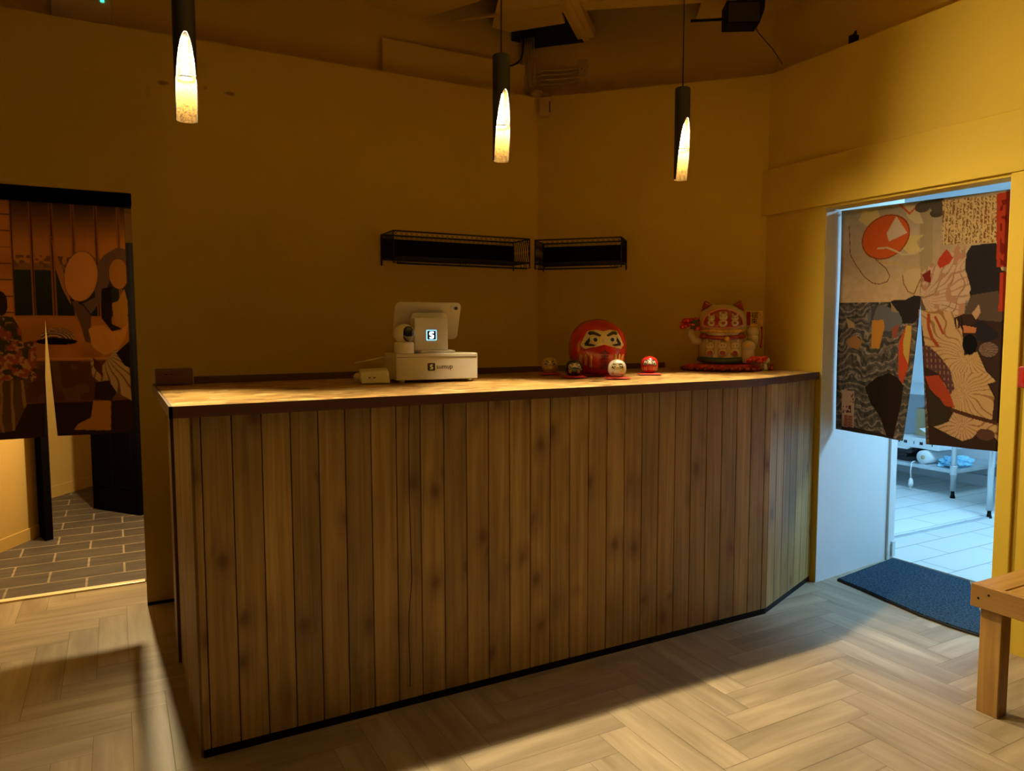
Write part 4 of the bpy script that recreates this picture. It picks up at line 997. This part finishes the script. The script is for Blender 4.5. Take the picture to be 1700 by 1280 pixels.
# ------------------------------------------------------------------ door mat
t = thing('door_mat', 'dark blue-grey ribbed mat in the kitchen doorway', 'mat', (0,0,0))
ol = [(3.478,2.655),(4.09,2.742),(4.085,2.28),(3.402,1.80),(3.385,1.95),(3.39,2.12),(3.425,2.32),(3.458,2.50)]
b = MB(); b.prism(ol, .001, .012); b.build('rubber_backing', M['rubber'], t, bevel=.003)
cx = sum(p[0] for p in ol)/8; cy = sum(p[1] for p in ol)/8
b = MB(); b.prism([(cx+(x-cx)*.975, cy+(y-cy)*.98) for x,y in ol], .011, .017); b.build('pile', M['mat'], t, bevel=.002)

# ------------------------------------------------------------------ bench by the right wall
t = thing('bench', 'pine slatted bench by the wall near the kitchen doorway mat', 'bench', (0,0,0))
b = MB()
y = 1.503
while y > .0:
    b.box(2.722,3.20,y-.104,y-.004,.458,.478,plank='x'); y -= .106
b.build('seat_slats', M['pine_bench'], t, bevel=.003)
b = MB(); b.box(2.700,2.722,0,1.503,.394,.478,plank='y'); b.build('side_rail', M['pine_bench'], t, bevel=.003)
b = MB(); b.box(3.20,3.222,0,1.503,.394,.478,plank='y'); b.build('side_rail', M['pine_bench'], t, bevel=.003)
b = MB(); b.box(2.7225,3.1995,1.482,1.503,.394,.457,plank='x'); b.build('end_rail', M['pine_bench'], t, bevel=.002)
for (x0,y0) in ((2.730,1.408),(3.12,1.408),(2.730,.02),(3.12,.02)):
    b = MB(); b.box(x0,x0+.062,y0,y0+.074,0,.458,plank='z'); b.build('leg', M['pine_bench'], t, bevel=.003)
b = MB()
for y_ in (1.44,1.475): b.M = Matrix.Translation((2.6995,y_,.45-.02*(y_>1.45))) @ Matrix.Rotation(R(90),4,'Y'); b.lathe([(.004,-.001),(.004,.001)], 10)
b.build('screws', M['black'], t)
t = thing('red_sign', 'small red square sign on the wall above the pine bench', 'sign', (XR,1.652,1.150))
b = MB(); b.rbox(-.03,0,-.045,.045,0,.088,.008,3,'x'); b.build('plate', M['redsign'], t, bevel=.003)
b = MB(); b.rbox(-.032,-.029,-.028,.028,.02,.068,.004,3,'x'); b.build('face', M['red'], t)

# ------------------------------------------------------------------ kitchen things seen under the curtain
def steel_table(label, x0, x1, y0, y1, shelf):
    t = thing('steel_table', label, 'table', (x0,y0,.004), 0, 'steel kitchen tables'); W_, D_ = x1-x0, y1-y0
    b = MB(); b.box(-.02,W_+.01,-.02,D_+.02,.83,.87); b.build('tabletop', M['steel_flat'], t, bevel=.004)
    for x_ in (0.022,W_-.03):
        for y_ in (.022,D_-.03):
            b = MB(); b.lathe([(.021,.06),(.021,.83)], 16, (x_,y_,0)); lg = b.build('leg', M['steel'], t)
            b = MB(); b.lathe([(.018,0),(.020,.004),(.014,.03),(.012,.062)], 12, (x_,y_,0)); b.build('foot', M['black'], lg)
            if shelf:
                b = MB(); b.lathe([(.027,.19),(.028,.20),(.028,.26),(.027,.27)], 16, (x_,y_,0)); b.build('collar', M['steel'], lg)
    if shelf:
        b = MB(); b.box(0,W_,0,D_,.205,.235); b.build('undershelf', M['steel_flat'], t, bevel=.004)
    return t
steel_table('steel table with a loaded undershelf in the kitchen', 5.985,6.72,3.50,4.9, True)
steel_table('steel table showing one leg, in front of the loaded table', 5.575,6.2,2.35,3.04, False)
SZ = .240
t = thing('carton', 'flat white printed carton on the kitchen undershelf', 'box', (6.26,3.84,SZ+.125), R(-4))
b = MB(); b.box(-.20,.20,-.17,.26,0,.085); b.build('body', M['carton_white'], t, bevel=.003)
b = MB(); b.M = Matrix.Translation((-.16,-.17,.086)) @ Matrix.Rotation(R(24),4,'X'); b.box(-.035,.035,0,.2,0,.004); b.build('flap', M['carton_white'], t)
b = MB()
for y_,w_ in ((-.12,.008),(-.03,.03),(.05,.006),(.12,.03),(.19,.012)): b = MB(); b.box(-.2015,-.2,y_,y_+w_,.03,.055); b.build('print', M['logo_dark'], t)
for dx in (-.1,.1):
    pass
t = thing('bundle', 'black and white folded bundle under the white carton', 'bundle', (6.2,4.04,SZ))
b = MB()
for i,(dy,z_) in enumerate(((-.05,.0),(.02,.035),(-.02,.07))): b.rbox(-.15,.15,-.1+dy,.1+dy,z_+.001,z_+.034,.015,4,'x')
b.build('folds', M['rubber'], t)
b = MB(); b.rbox(-.152,.1,-.09,.09,.104,.124,.009,4,'x'); b.build('paper', M['carton_white'], t)
t = thing('film_roll', 'white roll of film lying on the kitchen undershelf', 'roll', (6.15,3.80,SZ+.058))
b = MB(); b.M = Matrix.Rotation(R(90),4,'Y'); b.lathe([(.018,-.12),(.058,-.12),(.058,.2),(.018,.2)], 28, caps=False); b.build('roll', M['carton_white'], t)
b = MB(); b.M = Matrix.Rotation(R(90),4,'Y'); b.lathe([(.017,-.125),(.018,-.12),(.018,.2)], 20, caps=True); b.build('core', M['carton_brown'], t)
t = thing('brown_box', 'brown cardboard box on top of the white carton', 'box', (6.37,3.80,SZ+.125+.087))
b = MB(); b.box(-.15,.15,-.10,.20,.0,.24); b.build('body', M['carton_brown'], t, bevel=.003)
b = MB(); b.box(-.152,-.15,.04,.07,.0,.24); b.build('tape', M['offwhite'], t)
# crumpled blue bag
bm = bmesh.new(); bmesh.ops.create_icosphere(bm, subdivisions=4, radius=1)
rnd = np.random.default_rng(5)
for v in bm.verts:
    n_ = v.co.copy(); f_ = 1+.16*math.sin(n_.x*9+n_.y*7)+.14*math.sin(n_.y*13-n_.z*8)+.08*math.sin(n_.x*21+n_.z*17)
    v.co = Vector((n_.x*.15*f_, n_.y*.092*f_, max(-.028,n_.z*.05*f_)))
me = bpy.data.meshes.new('plastic_bag'); bm.to_mesh(me); bm.free(); me.materials.append(M['bluebag'])
o = bpy.data.objects.new('plastic_bag', me); COL.objects.link(o); o.location = (6.19,3.50+.21,SZ+.029)
o.location = (6.20,3.62,SZ+.0295); tag(o, 'crumpled light blue plastic bag on the kitchen undershelf', 'bag')
t = thing('power_plug', 'white plug on a cord hanging from the kitchen undershelf', 'plug', (5.968,3.86,0))
b = MB(); b.tube([(.1,.02,SZ+.008),(.04,.01,SZ+.012),(.0,.0,SZ+.004),(-.006,0,SZ-.04),(-.004,.004,.17),(0,0,.11)], .005, 8); b.build('cord', M['carton_white'], t)
b = MB(); b.lathe([(.008,.115),(.016,.10),(.02,.075),(.018,.045)], 12); b.box(-.008,-.004,-.008,.008,.02,.046); b.box(.004,.008,-.008,.008,.02,.046); b.build('plug_head', M['carton_white'], t)
# low ledge against the far kitchen wall
b = MB(); b.box(6.70,6.75,-.6,5.2,.0,.10); struct(b.build('kitchen_baseboard', M['kwall'], bevel=.004))
b = MB(); b.box(6.60,6.748,2.4,3.42,.10,1.1); o = b.build('white_cabinet', M['carton_white'], bevel=.004); tag(o, 'plain white cabinet against the far kitchen wall', 'cabinet')

# ------------------------------------------------------------------ things near the ceiling
t = thing('speaker', 'black wedge speaker hanging from the ceiling above the corner', 'speaker', (3.115,3.095,3.055), R(-32)); t.scale = (.72,.72,.72)
b = MB(); pl = [(-.135,.0),(.115,.0),(.150,.10),(.155,.17),(-.135,.17)]; n = len(pl)
b.add([(x,-.08,z) for x,z in pl]+[(x,.09,z) for x,z in pl], [tuple(range(n)),tuple(range(2*n-1,n-1,-1))]+[(i,(i+1)%n,n+(i+1)%n,n+i) for i in range(n)])
b.build('cabinet', M['black'], t, bevel=.006)
b = MB(); b.rbox(-.12,.11,-.086,-.08,.012,.15,.008,3,'y'); b.build('grille', M['lampblack'], t)
b = MB(); b.box(-.03,.03,-.02,.05,.17,.236); b.tube([(-.38,.04,.075),(-.13,.04,.08)], .011, 8); b.build('bracket', M['black'], t)
b = MB(); b.tube([(.10,.0,.004),(.13,.01,-.04),(.24,.03,-.15),(.33,.05,-.265)], .004, 6); b.build('cable', M['cable'], t)
t = thing('emergency_light', 'pale box with a small green light above the tiled hall doorway', 'emergency light', (-.078,4.21,2.868))
b = MB(); b.rbox(-.124,.124,-.045,0,0,.22,.006,3,'y'); b.build('housing', M['offwhite'], t, bevel=.004)
b = MB(); b.rbox(.080,.097,-.048,-.044,.10,.122,.004,3,'y'); b.rbox(.080,.097,-.048,-.044,.128,.20,.004,3,'y'); b.build('indicator', M['greenled'], t)
t = thing('junction_box', 'painted junction box high on the diagonal wall', 'junction box', (2.70,4.005,2.975), R(-45))
b = MB(); b.rbox(-.048,.048,-.045,.0,0,.115,.006,3,'y'); b.build('housing', M['offwhite'], t, bevel=.003)
b = MB()
for x_,z_ in ((-.02,.055),(.0,.04),(.018,.062)): b.M = Matrix.Translation((x_,-.045,z_)) @ Matrix.Rotation(R(90),4,'X'); b.lathe([(.004,-.001),(.004,.002)], 8)
b.build('screws', M['socketbrown'], t)
t = thing('switch_box', 'small painted box below the cables in the wall corner', 'junction box', (2.428,4.053,2.720), R(-45))
b = MB(); b.rbox(-.028,.028,-.036,0,0,.11,.005,3,'y'); b.build('housing', M['offwhite'], t, bevel=.003)
b = MB(); b.rbox(.029,.034,-.03,-.008,.02,.085,.002,2,'y'); b.build('latch', M['socketbrown'], t)
t = thing('cable_bundle', 'bundle of painted cables running down the ceiling corner', 'cables', (0,0,0))
for i in range(7):
    o_ = i*.016
    b = MB(); b.tube([(2.33+o_*.6,4.19-o_*.6,3.22),(2.335+o_*.6,4.19-o_*.6,3.0),(2.34+o_*.6,4.175-o_*.6,2.91),(2.40+o_*.4,4.12-o_*.4,2.87),(2.44,4.075-o_*.1,2.85)], .0055, 6); b.build('cable', M['wcable'], t)
for i in range(4):
    z_ = 2.945+.028*i
    b = MB(); b.tube([(2.39,4.165,z_-.03),(2.45,4.13,z_),(2.54,4.075,z_),(2.632,3.985,z_)], .0055, 6); b.build('cable', M['wcable'], t)
b = MB(); b.ell((2.40,4.11,2.865), .05,.035,.03, 12, 8); b.ell((2.45,4.075,2.852), .03,.025,.022, 10, 8); b.build('tape_lump', M['wcable'], t)
b = MB(); b.tube([(2.10,4.05,2.985),(2.16,4.08,2.995),(2.22,4.11,3.015),(2.27,4.135,3.045),(2.31,4.155,3.085),(2.33,4.165,3.14),(2.335,4.17,3.23)], .006, 6); o = b.build('black_cable', M['cable'], None); tag(o, 'black cable curling out of the ceiling corner', 'cable')
b = MB(); b.box(XR+.012,XR+.05,2.568,2.600,ZW,ZW+.046); b.tube([(XR+.03,2.585,ZW+.046),(XR+.02,2.565,ZW+.058),(XR+.015,2.56,ZW+.03)], .006, 6); o = b.build('cable_clip', M['black']); tag(o, 'small black clip on the wall top above the kitchen doorway', 'clip')

# ------------------------------------------------------------------ light, world, view
def point(name, loc, power, col, rad):
    l = bpy.data.lights.new(name,'POINT'); l.energy = power; l.color = col; l.shadow_soft_size = rad
    o = bpy.data.objects.new(name, l); COL.objects.link(o); o.location = loc; return o
point('hall_lamp', (.068,5.25,1.70), 170, (1,.76,.38), .03)
w_ = bpy.data.worlds.new('world'); SC.world = w_; w_.use_nodes = True
bg = w_.node_tree.nodes['Background']; bg.inputs[0].default_value = (1,.8,.5,1); bg.inputs[1].default_value = .0
vs_ = SC.view_settings; vs_.view_transform = 'Standard'; vs_.look = 'None'; vs_.exposure = 0; vs_.gamma = 1; vs_.use_curve_mapping = False
SC.cycles.use_denoising = True
SC.cycles.max_bounces = 10; SC.cycles.diffuse_bounces = 6; SC.cycles.caustics_reflective = True; SC.cycles.sample_clamp_indirect = 4
